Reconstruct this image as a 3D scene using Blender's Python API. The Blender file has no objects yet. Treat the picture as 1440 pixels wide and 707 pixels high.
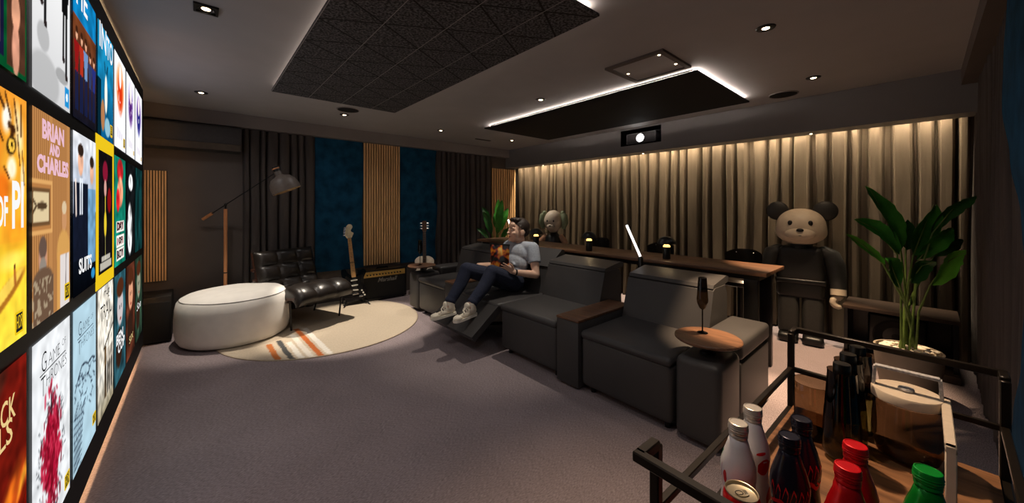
import bpy, bmesh, math, random
import numpy as np
from mathutils import Vector, Matrix, Euler, noise
PI = math.pi
SC = bpy.context.scene
COL = SC.collection
R = math.radians
rnd = random.Random(7)

# ------------------------------------------------------------------ camera
cam = bpy.data.cameras.new('camera'); camo = bpy.data.objects.new('camera', cam); COL.objects.link(camo)
camo.location = (0, 0, 1.4); camo.rotation_euler = (R(90), 0, -R(41.07))
cam.sensor_width = 36; cam.lens = 36 * 505 / 1440; cam.shift_y = -64.5 / 1440
cam.clip_start = 0.02; cam.clip_end = 60
SC.camera = camo
SC.view_settings.view_transform = 'Standard'; SC.view_settings.look = 'None'
SC.view_settings.gamma = 1; SC.view_settings.use_curve_mapping = False
SC.view_settings.exposure = 0.0
w = bpy.data.worlds.new('world'); SC.world = w; w.use_nodes = True
w.node_tree.nodes['Background'].inputs[0].default_value = (0.5, 0.55, 0.6, 1)
w.node_tree.nodes['Background'].inputs[1].default_value = 0.0

# ------------------------------------------------------------------ materials
def lin(c):
    return tuple(((x / 255) / 12.92 if x / 255 <= .04045 else ((x / 255 + .055) / 1.055) ** 2.4) for x in c)
M = {}
def mat(name, rgb, rough=.6, metal=0, var=.12, scale=30, bump=0, bscale=200, spec=.5, emit=None, estr=0, coat=0, stretch=None, trans=0, ior=1.45, alpha=1, sheen=0, detail=3):
    m = bpy.data.materials.new(name); m.use_nodes = True
    nt = m.node_tree; N = nt.nodes; b = N['Principled BSDF']
    c = lin(rgb)
    tc = N.new('ShaderNodeTexCoord'); mp = N.new('ShaderNodeMapping')
    nt.links.new(tc.outputs['Object'], mp.inputs[0])
    if stretch: mp.inputs['Scale'].default_value = stretch
    no = N.new('ShaderNodeTexNoise'); no.inputs['Scale'].default_value = scale; no.inputs['Detail'].default_value = detail
    nt.links.new(mp.outputs[0], no.inputs['Vector'])
    cr = N.new('ShaderNodeValToRGB')
    cr.color_ramp.elements[0].position = .3; cr.color_ramp.elements[1].position = .7
    cr.color_ramp.elements[0].color = (*[x * (1 - var) for x in c], 1)
    cr.color_ramp.elements[1].color = (*[min(1, x * (1 + var)) for x in c], 1)
    nt.links.new(no.outputs['Fac'], cr.inputs[0]); nt.links.new(cr.outputs[0], b.inputs['Base Color'])
    b.inputs['Roughness'].default_value = rough; b.inputs['Metallic'].default_value = metal
    b.inputs['Specular IOR Level'].default_value = spec
    b.inputs['Coat Weight'].default_value = coat
    b.inputs['Transmission Weight'].default_value = trans; b.inputs['IOR'].default_value = ior
    b.inputs['Alpha'].default_value = alpha
    b.inputs['Sheen Weight'].default_value = sheen
    if emit is not None:
        b.inputs['Emission Color'].default_value = (*lin(emit), 1); b.inputs['Emission Strength'].default_value = estr
    if bump:
        n2 = N.new('ShaderNodeTexNoise'); n2.inputs['Scale'].default_value = bscale; n2.inputs['Detail'].default_value = 2
        nt.links.new(mp.outputs[0], n2.inputs['Vector'])
        bp = N.new('ShaderNodeBump'); bp.inputs['Strength'].default_value = bump; bp.inputs['Distance'].default_value = .005
        nt.links.new(n2.outputs['Fac'], bp.inputs['Height']); nt.links.new(bp.outputs[0], b.inputs['Normal'])
    M[name] = m; return m

mat('ceiling', (168, 166, 167), .75, var=.04, scale=3)
mat('wall_dark', (92, 83, 78), .7, var=.06, scale=4)
mat('beam', (128, 120, 116), .7, var=.04, scale=3)
mat('soffit', (120, 117, 117), .6, var=.04, scale=3)
mat('curtain_back', (118, 104, 88), .9, var=.14, scale=14, bump=.3, bscale=300, stretch=(1, 1, .12), spec=.2)
mat('curtain_grey', (112, 104, 100), .9, var=.12, scale=14, bump=.3, bscale=300, stretch=(1, 1, .12), spec=.2)
mat('blue_plush', (24, 68, 96), .95, var=.4, scale=7, bump=.2, bscale=60, spec=.1, detail=6)
mat('oak_slat', (222, 178, 124), .55, var=.2, scale=12, stretch=(3, 3, .25))
mat('slat_back', (20, 16, 13), .9)
mat('leather', (60, 58, 58), .46, var=.07, scale=6, bump=.12, bscale=260, spec=.45)
mat('leather_seam', (26, 25, 25), .6)
mat('chair_leather', (30, 25, 22), .34, var=.3, scale=9, bump=.15, bscale=90, spec=.7)
mat('rosewood', (58, 34, 26), .35, var=.3, scale=20, stretch=(1, 6, 1))
mat('black_metal', (18, 17, 17), .38, var=.05, spec=.5)
mat('cart_metal', (36, 29, 22), .36, metal=.4, var=.1)
mat('black_plastic', (12, 12, 13), .3)
mat('dark_box', (30, 25, 21), .6)
mat('steel', (170, 170, 172), .25, metal=1)
mat('gold_cloth', (196, 160, 88), .4, metal=.3, var=.25, scale=220)
mat('amp_cloth', (14, 13, 13), .8, var=.5, scale=400)
mat('white_text', (200, 196, 188), .5)
mat('dim_text', (120, 118, 115), .5)
mat('pouf_fabric', (232, 228, 222), .8, var=.04, scale=10, bump=.25, bscale=12)
mat('pouf_piping', (120, 116, 112), .7)
mat('lamp_grey', (108, 98, 90), .45, var=.1)
mat('lamp_inner', (214, 186, 140), .5)
mat('lamp_wood', (205, 140, 92), .5, var=.15, scale=30, stretch=(1, 1, .2))
mat('skin', (222, 182, 158), .5, var=.05, scale=20)
mat('hair', (38, 27, 21), .6, var=.4, scale=120, bump=.6, bscale=90)
mat('tshirt', (160, 168, 180), .9, var=.12, scale=60, bump=.4, bscale=25)
mat('jeans', (36, 42, 62), .9, var=.2, scale=80, bump=.5, bscale=25)
mat('shoe', (236, 226, 206), .55, var=.08, scale=40)
mat('sole', (228, 222, 208), .6)
mat('shoe_dark', (50, 44, 38), .6)
mat('eye_white', (225, 220, 215), .3)
mat('brow', (50, 36, 28), .7)
mat('lip', (175, 112, 98), .5)
mat('leaf', (58, 132, 40), .45, var=.35, scale=9, spec=.5)
mat('leaf_bright', (104, 186, 54), .45, var=.25, scale=9)
mat('leaf_dark', (36, 88, 32), .45, var=.3, scale=9)
mat('stem', (96, 120, 50), .5, var=.2)
mat('pot', (150, 138, 122), .7, var=.12, scale=8)
mat('pebble', (232, 222, 204), .6, var=.1, scale=30)
mat('soil', (40, 30, 24), .95)
mat('toy_cream', (206, 190, 168), .5, var=.04)
mat('toy_dark', (36, 35, 34), .5, var=.08)
mat('toy_black', (16, 16, 16), .4)
mat('toy_grey', (42, 41, 39), .55)
mat('toy_sage', (120, 130, 100), .6, var=.1)
mat('toy_tan', (180, 135, 105), .55)
mat('led_warm', (255, 220, 170), emit=(255, 214, 160), estr=6)
mat('led_white', (255, 250, 245), emit=(255, 246, 236), estr=6)
mat('lens_light', (255, 255, 255), emit=(255, 252, 248), estr=14)
mat('dl_light', (255, 240, 215), emit=(255, 226, 186), estr=10)
mat('tube_light', (255, 255, 255), emit=(255, 244, 238), estr=2.6)
mat('cone_glow', (255, 220, 140), emit=(255, 206, 118), estr=2.2)
mat('proj_body', (70, 70, 74), .4)
mat('proj_ring', (150, 150, 155), .3, metal=.6)
mat('cream_wood', (206, 188, 166), .55, var=.06, scale=30, stretch=(4, 1, 1))
mat('speckle', (170, 166, 164), .7, var=.35, scale=160)
mat('bottle_white', (222, 216, 216), .33, metal=.0, var=.03)
mat('bottle_black', (26, 24, 38), .25, metal=.3, var=.05)
mat('bottle_red', (200, 14, 22), .28, metal=.35, var=.05)
mat('bottle_green', (14, 130, 40), .22, metal=.35, var=.05)
mat('cap_silver', (205, 196, 184), .3, metal=.5)
mat('cap_black', (34, 32, 44), .25, metal=.5)
mat('cap_red', (216, 20, 30), .3, metal=.3)
mat('cap_green', (20, 150, 52), .22, metal=.3)
mat('print_red', (196, 18, 26), .4)
mat('print_green', (40, 130, 80), .4)
mat('can_lid', (190, 176, 150), .3, metal=.8)
mat('can_ink', (40, 34, 28), .5)
mat('grille', (22, 20, 19), .9)
mat('string', (190, 190, 185), .3, metal=1)
mat('guitar_black', (10, 10, 11), .15, coat=.5)
mat('maple', (222, 172, 110), .4, var=.12, scale=30, stretch=(1, 1, .2))
mat('headstock', (226, 212, 176), .45)
mat('pickguard', (222, 218, 206), .35)
mat('guitar_white', (226, 214, 196), .3)
mat('rosewood_board', (66, 46, 34), .5)
mat('ac_body', (54, 51, 51), .5)
mat('ac_flap', (66, 56, 48), .5)
mat('screen_black', (5, 5, 5), .5, spec=.2)

def wood(name, c1, c2, axis=1, sc=6, rough=.45, ring=9):
    m = bpy.data.materials.new(name); m.use_nodes = True; nt = m.node_tree; N = nt.nodes; b = N['Principled BSDF']
    tc = N.new('ShaderNodeTexCoord'); mp = N.new('ShaderNodeMapping'); nt.links.new(tc.outputs['Object'], mp.inputs[0])
    s = [ring, ring, ring]; s[axis] = ring * .09; mp.inputs['Scale'].default_value = s
    no = N.new('ShaderNodeTexNoise'); no.inputs['Scale'].default_value = sc; no.inputs['Detail'].default_value = 8; no.inputs['Distortion'].default_value = .6
    nt.links.new(mp.outputs[0], no.inputs['Vector'])
    cr = N.new('ShaderNodeValToRGB'); cr.color_ramp.elements[0].position = .32; cr.color_ramp.elements[1].position = .68
    cr.color_ramp.elements[0].color = (*lin(c1), 1); cr.color_ramp.elements[1].color = (*lin(c2), 1)
    nt.links.new(no.outputs['Fac'], cr.inputs[0]); nt.links.new(cr.outputs[0], b.inputs['Base Color'])
    b.inputs['Roughness'].default_value = rough
    bp = N.new('ShaderNodeBump'); bp.inputs['Strength'].default_value = .15; bp.inputs['Distance'].default_value = .003
    nt.links.new(no.outputs['Fac'], bp.inputs['Height']); nt.links.new(bp.outputs[0], b.inputs['Normal'])
    M[name] = m; return m
wood('walnut', (70, 45, 30), (120, 83, 57), 1)
wood('cart_wood', (96, 62, 38), (150, 104, 68), 1, sc=5)
wood('brown_plank', (38, 27, 20), (58, 42, 31), 1)

def carpet():
    m = bpy.data.materials.new('carpet'); m.use_nodes = True; nt = m.node_tree; N = nt.nodes; b = N['Principled BSDF']
    tc = N.new('ShaderNodeTexCoord')
    mp = N.new('ShaderNodeMapping'); mp.inputs['Scale'].default_value = (60, 260, 1); mp.inputs['Rotation'].default_value = (0, 0, R(10)); nt.links.new(tc.outputs['Object'], mp.inputs[0])
    n1 = N.new('ShaderNodeTexNoise'); n1.inputs['Scale'].default_value = 1; n1.inputs['Detail'].default_value = 3; nt.links.new(mp.outputs[0], n1.inputs['Vector'])
    n2 = N.new('ShaderNodeTexNoise'); n2.inputs['Scale'].default_value = 2.2; n2.inputs['Detail'].default_value = 6; nt.links.new(tc.outputs['Object'], n2.inputs['Vector'])
    ad = N.new('ShaderNodeMath'); ad.operation = 'MULTIPLY_ADD'; ad.inputs[1].default_value = .25
    nt.links.new(n2.outputs['Fac'], ad.inputs[0]); nt.links.new(n1.outputs['Fac'], ad.inputs[2])
    cr = N.new('ShaderNodeValToRGB'); cr.color_ramp.elements[0].position = .45; cr.color_ramp.elements[1].position = .8
    cr.color_ramp.elements[0].color = (*lin((116, 105, 107)), 1); cr.color_ramp.elements[1].color = (*lin((160, 146, 149)), 1)
    nt.links.new(ad.outputs[0], cr.inputs[0]); nt.links.new(cr.outputs[0], b.inputs['Base Color'])
    b.inputs['Roughness'].default_value = .95; b.inputs['Specular IOR Level'].default_value = .15
    bp = N.new('ShaderNodeBump'); bp.inputs['Strength'].default_value = .5; bp.inputs['Distance'].default_value = .004
    nt.links.new(n1.outputs['Fac'], bp.inputs['Height']); nt.links.new(bp.outputs[0], b.inputs['Normal'])
    M['carpet'] = m
carpet()

def glass(name, rgb, rough=.03, dens=.6):
    # thin smoked glass: transparent tint mixed with gloss
    m = bpy.data.materials.new(name); m.use_nodes = True; nt = m.node_tree; N = nt.nodes
    N.remove(N['Principled BSDF']); out = N['Material Output']
    tr = N.new('ShaderNodeBsdfTransparent'); gl = N.new('ShaderNodeBsdfGlossy'); gl.inputs['Roughness'].default_value = rough
    lw = N.new('ShaderNodeLayerWeight'); pw = N.new('ShaderNodeMath'); pw.operation = 'POWER'; pw.inputs[1].default_value = 3.5; nt.links.new(lw.outputs['Facing'], pw.inputs[0]); fr = N.new('ShaderNodeMath'); fr.operation = 'MULTIPLY_ADD'; fr.inputs[1].default_value = .55; fr.inputs[2].default_value = .04; nt.links.new(pw.outputs[0], fr.inputs[0])
    tc = N.new('ShaderNodeTexCoord'); no = N.new('ShaderNodeTexNoise'); no.inputs['Scale'].default_value = 6; nt.links.new(tc.outputs['Object'], no.inputs['Vector'])
    cr = N.new('ShaderNodeValToRGB'); c = lin(rgb)
    cr.color_ramp.elements[0].color = (*[x * .9 for x in c], 1); cr.color_ramp.elements[1].color = (*[min(1, x * 1.1) for x in c], 1)
    nt.links.new(no.outputs['Fac'], cr.inputs[0]); nt.links.new(cr.outputs[0], tr.inputs[0])
    mx = N.new('ShaderNodeMixShader'); nt.links.new(fr.outputs[0], mx.inputs[0]); nt.links.new(tr.outputs[0], mx.inputs[1]); nt.links.new(gl.outputs[0], mx.inputs[2])
    nt.links.new(mx.outputs[0], out.inputs[0]); M[name] = m
glass('smoke_glass', (160, 140, 118))
glass('smoke_dark', (96, 84, 74))
glass('clear_glass', (214, 204, 190))
glass('olive_drink', (168, 164, 128))

def tri_panel():
    # dark mineral acoustic tiles in a triangular pattern (grooves at +-30 deg and along Y)
    m = bpy.data.materials.new('tile_panel'); m.use_nodes = True; nt = m.node_tree; N = nt.nodes; L = nt.links; b = N['Principled BSDF']
    tc = N.new('ShaderNodeTexCoord'); sp = N.new('ShaderNodeSeparateXYZ'); L.new(tc.outputs['Object'], sp.inputs[0])
    def mth(op, a, bb=None, cc=None):
        n = N.new('ShaderNodeMath'); n.operation = op
        for i, v in enumerate((a, bb, cc)):
            if v is None: continue
            if isinstance(v, (int, float)): n.inputs[i].default_value = v
            else: L.new(v, n.inputs[i])
        return n.outputs[0]
    X, Y = sp.outputs[0], sp.outputs[1]
    p = .356; X0 = .513; Y0 = 2.268; t = math.tan(R(30.1))
    def line(expr, per, wdt):
        fr = mth('FRACT', mth('DIVIDE', expr, per)); d = mth('ABSOLUTE', mth('SUBTRACT', fr, .5))
        return mth('GREATER_THAN', d, .5 - wdt / per)
    a = mth('ADD', mth('SUBTRACT', Y, Y0 + 20 * p), mth('MULTIPLY', mth('SUBTRACT', X, X0), t))
    c2 = mth('SUBTRACT', mth('SUBTRACT', Y, Y0 + 20 * p), mth('MULTIPLY', mth('SUBTRACT', X, X0), t))
    g1 = line(a, p, .007); g2 = line(c2, p, .007)
    g3 = line(mth('SUBTRACT', X, X0), .3075, .0022)
    no = N.new('ShaderNodeTexNoise'); no.inputs['Scale'].default_value = 70; no.inputs['Detail'].default_value = 6; L.new(tc.outputs['Object'], no.inputs['Vector'])
    cr = N.new('ShaderNodeValToRGB'); cr.color_ramp.elements[0].position = .4; cr.color_ramp.elements[1].position = .65
    cr.color_ramp.elements[0].color = (*lin((22, 22, 24)), 1); cr.color_ramp.elements[1].color = (*lin((104, 104, 108)), 1)
    L.new(no.outputs['Fac'], cr.inputs[0])
    mx = N.new('ShaderNodeMixRGB'); L.new(mth('MAXIMUM', g1, g2), mx.inputs[0]); L.new(cr.outputs[0], mx.inputs[1]); mx.inputs[2].default_value = (.0015, .0015, .0015, 1)
    mx2 = N.new('ShaderNodeMixRGB'); L.new(g3, mx2.inputs[0]); L.new(mx.outputs[0], mx2.inputs[1]); mx2.inputs[2].default_value = (*lin((150, 148, 148)), 1)
    L.new(mx2.outputs[0], b.inputs['Base Color']); b.inputs['Roughness'].default_value = .85
    bp = N.new('ShaderNodeBump'); bp.inputs['Strength'].default_value = .5; bp.inputs['Distance'].default_value = .004
    L.new(no.outputs['Fac'], bp.inputs['Height']); L.new(bp.outputs[0], b.inputs['Normal'])
    M['tile_panel'] = m
tri_panel()
mat('black_panel', (9, 9, 10), .8, var=.2, scale=40)

def rug_mat():
    m = bpy.data.materials.new('rug'); m.use_nodes = True; nt = m.node_tree; N = nt.nodes; b = N['Principled BSDF']
    at = N.new('ShaderNodeVertexColor'); at.layer_name = 'pat'
    tc = N.new('ShaderNodeTexCoord'); no = N.new('ShaderNodeTexNoise'); no.inputs['Scale'].default_value = 70; no.inputs['Detail'].default_value = 4
    nt.links.new(tc.outputs['Object'], no.inputs['Vector'])
    mx = N.new('ShaderNodeMixRGB'); mx.blend_type = 'MULTIPLY'; mx.inputs[0].default_value = .35
    nt.links.new(at.outputs[0], mx.inputs[1]); nt.links.new(no.outputs['Fac'], mx.inputs[2]); nt.links.new(mx.outputs[0], b.inputs['Base Color'])
    b.inputs['Roughness'].default_value = .95; b.inputs['Specular IOR Level'].default_value = .1
    M['rug'] = m
rug_mat()
def poster_mat():
    m = bpy.data.materials.new('poster_light'); m.use_nodes = True; nt = m.node_tree; N = nt.nodes
    N.remove(N['Principled BSDF'])
    at = N.new('ShaderNodeVertexColor'); at.layer_name = 'pat'; em = N.new('ShaderNodeEmission'); em.inputs[1].default_value = 1.4
    nt.links.new(at.outputs[0], em.inputs[0]); nt.links.new(em.outputs[0], N['Material Output'].inputs[0]); M['poster_light'] = m
poster_mat()
def ink(name, rgb, s=1.0):
    m = bpy.data.materials.new(name); m.use_nodes = True; nt = m.node_tree; N = nt.nodes
    N.remove(N['Principled BSDF']); em = N.new('ShaderNodeEmission'); em.inputs[0].default_value = (*lin(rgb), 1); em.inputs[1].default_value = s
    nt.links.new(em.outputs[0], N['Material Output'].inputs[0]); M[name] = m
ink('ink_white', (250, 250, 250)); ink('ink_pink', (236, 190, 206)); ink('ink_black', (30, 30, 32)); ink('ink_gold', (236, 205, 140)); ink('ink_yellow', (240, 200, 30)); ink('ink_slate', (60, 74, 90))

# ------------------------------------------------------------------ mesh helpers
def box(bm, c, s, rot=None, bev=0, seg=2, mi=0):
    t = bmesh.new(); bmesh.ops.create_cube(t, size=1)
    for v in t.verts: v.co = Vector((v.co.x * s[0], v.co.y * s[1], v.co.z * s[2]))
    if bev: bmesh.ops.bevel(t, geom=t.edges[:] , offset=min(bev, min(s) * .49), segments=seg, profile=.5, affect='EDGES')
    mtx = Matrix.Translation(Vector(c)) @ (rot.to_4x4() if rot is not None else Matrix.Identity(4))
    merge(bm, t, mtx, mi)
def bb(bm, x0, x1, y0, y1, z0, z1, bev=0, seg=2, mi=0):
    box(bm, ((x0 + x1) / 2, (y0 + y1) / 2, (z0 + z1) / 2), (abs(x1 - x0), abs(y1 - y0), abs(z1 - z0)), None, bev, seg, mi)
def merge(bm, t, mtx=None, mi=0):
    if mtx is not None: bmesh.ops.transform(t, matrix=mtx, verts=t.verts)
    mp = {}
    for v in t.verts: mp[v] = bm.verts.new(v.co)
    for f in t.faces:
        try:
            nf = bm.faces.new([mp[v] for v in f.verts]); nf.material_index = mi if mi else f.material_index
        except ValueError: pass
    t.free()
def frame_from(d):
    d = Vector(d).normalized(); a = Vector((0, 0, 1)) if abs(d.z) < .95 else Vector((1, 0, 0))
    x = d.cross(a).normalized(); y = d.cross(x).normalized(); return x, y, d
def tube(bm, pts, r, seg=10, cap=True, mi=0, flat=None):
    pts = [Vector(p) for p in pts]; n = len(pts)
    rr = r if isinstance(r, (list, tuple)) else [r] * n
    rings = []; px = None
    for i, p in enumerate(pts):
        d = (pts[min(i + 1, n - 1)] - pts[max(i - 1, 0)])
        x, y, d = frame_from(d)
        if px is not None:
            x = (px - d * px.dot(d)).normalized(); y = d.cross(x)
        px = x; ring = []
        for k in range(seg):
            a = 2 * PI * k / seg
            ring.append(bm.verts.new(p + x * math.cos(a) * rr[i] + y * math.sin(a) * rr[i] * (flat or 1)))
        rings.append(ring)
    for i in range(n - 1):
        for k in range(seg):
            f = bm.faces.new([rings[i][k], rings[i][(k + 1) % seg], rings[i + 1][(k + 1) % seg], rings[i + 1][k]]); f.material_index = mi
    if cap:
        f = bm.faces.new(rings[0][::-1]); f.material_index = mi; f = bm.faces.new(rings[-1]); f.material_index = mi
def bar(bm, a, b, w, h=None, up=(0, 0, 1), mi=0):
    a, b = Vector(a), Vector(b); h = h or w; d = (b - a); L = d.length; d.normalize(); up = Vector(up)
    x = d.cross(up)
    if x.length < 1e-4: x = d.cross(Vector((1, 0, 0)))
    x.normalize(); z = x.cross(d)
    rot = Matrix((x, d, z)).transposed()
    box(bm, (a + b) / 2, (w, L, h), rot, bev=min(w, h) * .12, seg=1, mi=mi)
def lathe(bm, prof, seg=24, c=(0, 0, 0), mi=0, mtx=None, capb=True, capt=True):
    t = bmesh.new(); rings = []
    for r, z in prof:
        if r < 1e-5: rings.append([t.verts.new((0, 0, z))])
        else: rings.append([t.verts.new((r * math.cos(2 * PI * k / seg), r * math.sin(2 * PI * k / seg), z)) for k in range(seg)])
    for a, b in zip(rings[:-1], rings[1:]):
        for k in range(seg):
            va = [a[k % len(a)], a[(k + 1) % len(a)]] if len(a) > 1 else [a[0]]
            vb = [b[(k + 1) % len(b)], b[k % len(b)]] if len(b) > 1 else [b[0]]
            if len(va) + len(vb) >= 3: t.faces.new(va + vb)
    if capb and len(rings[0]) > 1: t.faces.new(rings[0][::-1])
    if capt and len(rings[-1]) > 1: t.faces.new(rings[-1])
    m = Matrix.Translation(Vector(c)) @ (mtx.to_4x4() if mtx is not None else Matrix.Identity(4))
    merge(bm, t, m, mi)
def cyl(bm, a, b, r, seg=20, mi=0): tube(bm, [a, b], r, seg, mi=mi)
def ell(bm, c, r, rot=None, u=20, v=12, mi=0):
    t = bmesh.new(); bmesh.ops.create_uvsphere(t, u_segments=u, v_segments=v, radius=1)
    for q in t.verts: q.co = Vector((q.co.x * r[0], q.co.y * r[1], q.co.z * r[2]))
    merge(bm, t, Matrix.Translation(Vector(c)) @ (rot.to_4x4() if rot is not None else Matrix.Identity(4)), mi)
def prism(bm, pts, fa, depth, mi=0):
    # pts: 2D list; fa(u,v,w)->Vector ; extruded w 0..depth
    a = [bm.verts.new(fa(u, v, 0)) for u, v in pts]; b = [bm.verts.new(fa(u, v, depth)) for u, v in pts]; n = len(pts)
    for k in range(n):
        f = bm.faces.new([a[k], a[(k + 1) % n], b[(k + 1) % n], b[k]]); f.material_index = mi
    f = bm.faces.new(a[::-1]); f.material_index = mi; f = bm.faces.new(b); f.material_index = mi
def bevel_all(bm, off, seg=2, ang=30):
    es = [e for e in bm.edges if len(e.link_faces) == 2 and e.calc_face_angle() > R(ang)]
    bmesh.ops.bevel(bm, geom=es, offset=off, segments=seg, profile=.5, affect='EDGES')
def wm(o):
    m = Matrix.Identity(4)
    while o is not None:
        m = o.matrix_basis @ m; o = o.parent
    return m
def obj(name, bm, m=None, parent=None, local=False, smooth=True, ang=38, recalc=True):
    if recalc: bmesh.ops.recalc_face_normals(bm, faces=bm.faces)
    if smooth:
        for f in bm.faces: f.smooth = True
        for e in bm.edges:
            if len(e.link_faces) == 2 and e.calc_face_angle(0) > R(ang): e.smooth = False
    me = bpy.data.meshes.new(name); bm.to_mesh(me); bm.free()
    for x in (m if isinstance(m, (list, tuple)) else [m]):
        if x: me.materials.append(M[x])
    o = bpy.data.objects.new(name, me); COL.objects.link(o)
    if parent is not None:
        o.parent = parent
        if not local: me.transform(wm(parent).inverted())
    return o
def tag(o, label, cat, group=None, kind=None):
    o['label'] = label
    if cat: o['category'] = cat
    if group: o['group'] = group
    if kind: o['kind'] = kind
    return o
def thing(name, label, cat, loc=(0, 0, 0), rz=0, group=None):
    o = bpy.data.objects.new(name, None); COL.objects.link(o); o.empty_display_size = .1
    o.location = loc; o.rotation_euler = (0, 0, rz)
    return tag(o, label, cat, group)
def struct(name, bm, m, **k):
    o = obj(name, bm, m, **k); o['kind'] = 'structure'; return o
def dup(root, loc=None, rz=None, label=None, group=None):
    def cp(o, par):
        c = o.copy(); COL.objects.link(c); c.parent = par
        for ch in list(o.children): cp(ch, c)
        return c
    c = cp(root, None)
    if loc is not None: c.location = loc
    if rz is not None: c.rotation_euler = (0, 0, rz)
    if label: c['label'] = label
    if group: c['group'] = group
    return c
def text_mesh(s, size, font_scale_x=1.0, align='CENTER', depth=0.0, bold=0.0, shear=0.0, spacing=1.0):
    cu = bpy.data.curves.new('txt', 'FONT'); cu.body = s; cu.size = size; cu.align_x = align; cu.align_y = 'CENTER'
    cu.extrude = depth; cu.offset = bold; cu.shear = shear; cu.space_character = spacing; cu.resolution_u = 3
    o = bpy.data.objects.new('txt', cu); COL.objects.link(o)
    me = bpy.data.meshes.new_from_object(o.evaluated_get(bpy.context.evaluated_depsgraph_get()))
    bpy.data.objects.remove(o); bpy.data.curves.remove(cu)
    for v in me.vertices: v.co.x *= font_scale_x
    return me
def text_obj(name, s, size, m, mtx, parent=None, **k):
    me = text_mesh(s, size, **k); me.transform(mtx)
    me.materials.clear(); me.materials.append(M[m])
    o = bpy.data.objects.new(name, me); COL.objects.link(o)
    if parent is not None:
        o.parent = parent; me.transform(wm(parent).inverted())
    return o
def area(name, loc, rot, sx, sy, power, color, spread=180):
    l = bpy.data.lights.new(name, 'AREA'); l.shape = 'RECTANGLE'; l.size = sx; l.size_y = sy; l.energy = power; l.color = color; l.spread = R(spread)
    o = bpy.data.objects.new(name, l); COL.objects.link(o); o.location = loc; o.rotation_euler = rot; return o
def spot(name, loc, power, color, size=60, blend=.3, target=None, rad=.02):
    l = bpy.data.lights.new(name, 'SPOT'); l.energy = power; l.color = color; l.spot_size = R(size); l.spot_blend = blend; l.shadow_soft_size = rad
    o = bpy.data.objects.new(name, l); COL.objects.link(o); o.location = loc
    if target is not None:
        d = Vector(target) - Vector(loc); o.rotation_euler = d.to_track_quat('-Z', 'Y').to_euler()
    return o

# ------------------------------------------------------------------ room
CZ = 2.52; XW = -.48; XB = 5.2; YF = 5.75; YN = -.34
bm = bmesh.new(); bb(bm, XW - .2, XB + .2, YN - .2, YF + .2, -.1, 0); struct('floor', bm, 'carpet')
bm = bmesh.new(); bb(bm, XW - .2, XB + .2, YN - .2, YF + .2, CZ, CZ + .1); struct('ceiling', bm, 'ceiling')
bm = bmesh.new(); bb(bm, XW - .15, XW, YN - .15, YF + .15, 0, CZ); struct('wall_left', bm, 'wall_dark')
bm = bmesh.new(); bb(bm, XB, XB + .15, YN - .15, YF + .15, 0, CZ); struct('wall_back', bm, 'wall_dark')
bm = bmesh.new(); bb(bm, XW, XB, YF, YF + .15, 0, CZ); struct('wall_far', bm, 'wall_dark')
bm = bmesh.new(); bb(bm, XW, XB, YN - .15, YN, 0, CZ); struct('wall_near', bm, 'wall_dark')
# far wall: flat facing wall + beam above it
bm = bmesh.new(); bb(bm, XW, 4.98, 5.62, YF, 0, 2.36); struct('trim_1', bm, 'wall_dark')
bm = bmesh.new(); bb(bm, XW, 4.72, 5.5, YF, 2.36, CZ); struct('trim_2', bm, 'beam')
# corner reveal strip right of the curtain, left of the oak panel and low band under the blue panels
# soffit with the projector niche
SX = 4.72
bm = bmesh.new()
ny0, ny1, nz0, nz1 = 2.34, 2.957, 2.27, 2.497
bb(bm, SX, 4.97, YN, ny0, 2.16, CZ); bb(bm, SX, 4.97, ny1, YF, 2.16, CZ)
bb(bm, SX, 4.97, ny0, ny1, 2.16, nz0); bb(bm, SX, 4.97, ny0, ny1, nz1, CZ)
bb(bm, 4.95, 4.97, ny0, ny1, nz0, nz1)
struct('trim_3', bm, 'soffit')
bm = bmesh.new()
t = .006
bb(bm, SX - .004, 4.95, ny0, ny0 + t, nz0, nz1); bb(bm, SX - .004, 4.95, ny1 - t, ny1, nz0, nz1)
bb(bm, SX - .004, 4.95, ny0, ny1, nz0, nz0 + t); bb(bm, SX - .004, 4.95, ny0, ny1, nz1 - t, nz1); bb(bm, 4.94, 4.95, ny0, ny1, nz0, nz1)
struct('trim_4', bm, 'screen_black')
# near wall cornice
bm = bmesh.new(); bb(bm, XW, SX, YN, -.2, 2.39, CZ); struct('trim_5', bm, 'wall_dark')
# small recess box where the soffit meets the far wall
# oak plank band of flooring at the far right back corner is the low plinth (built below)

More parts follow.
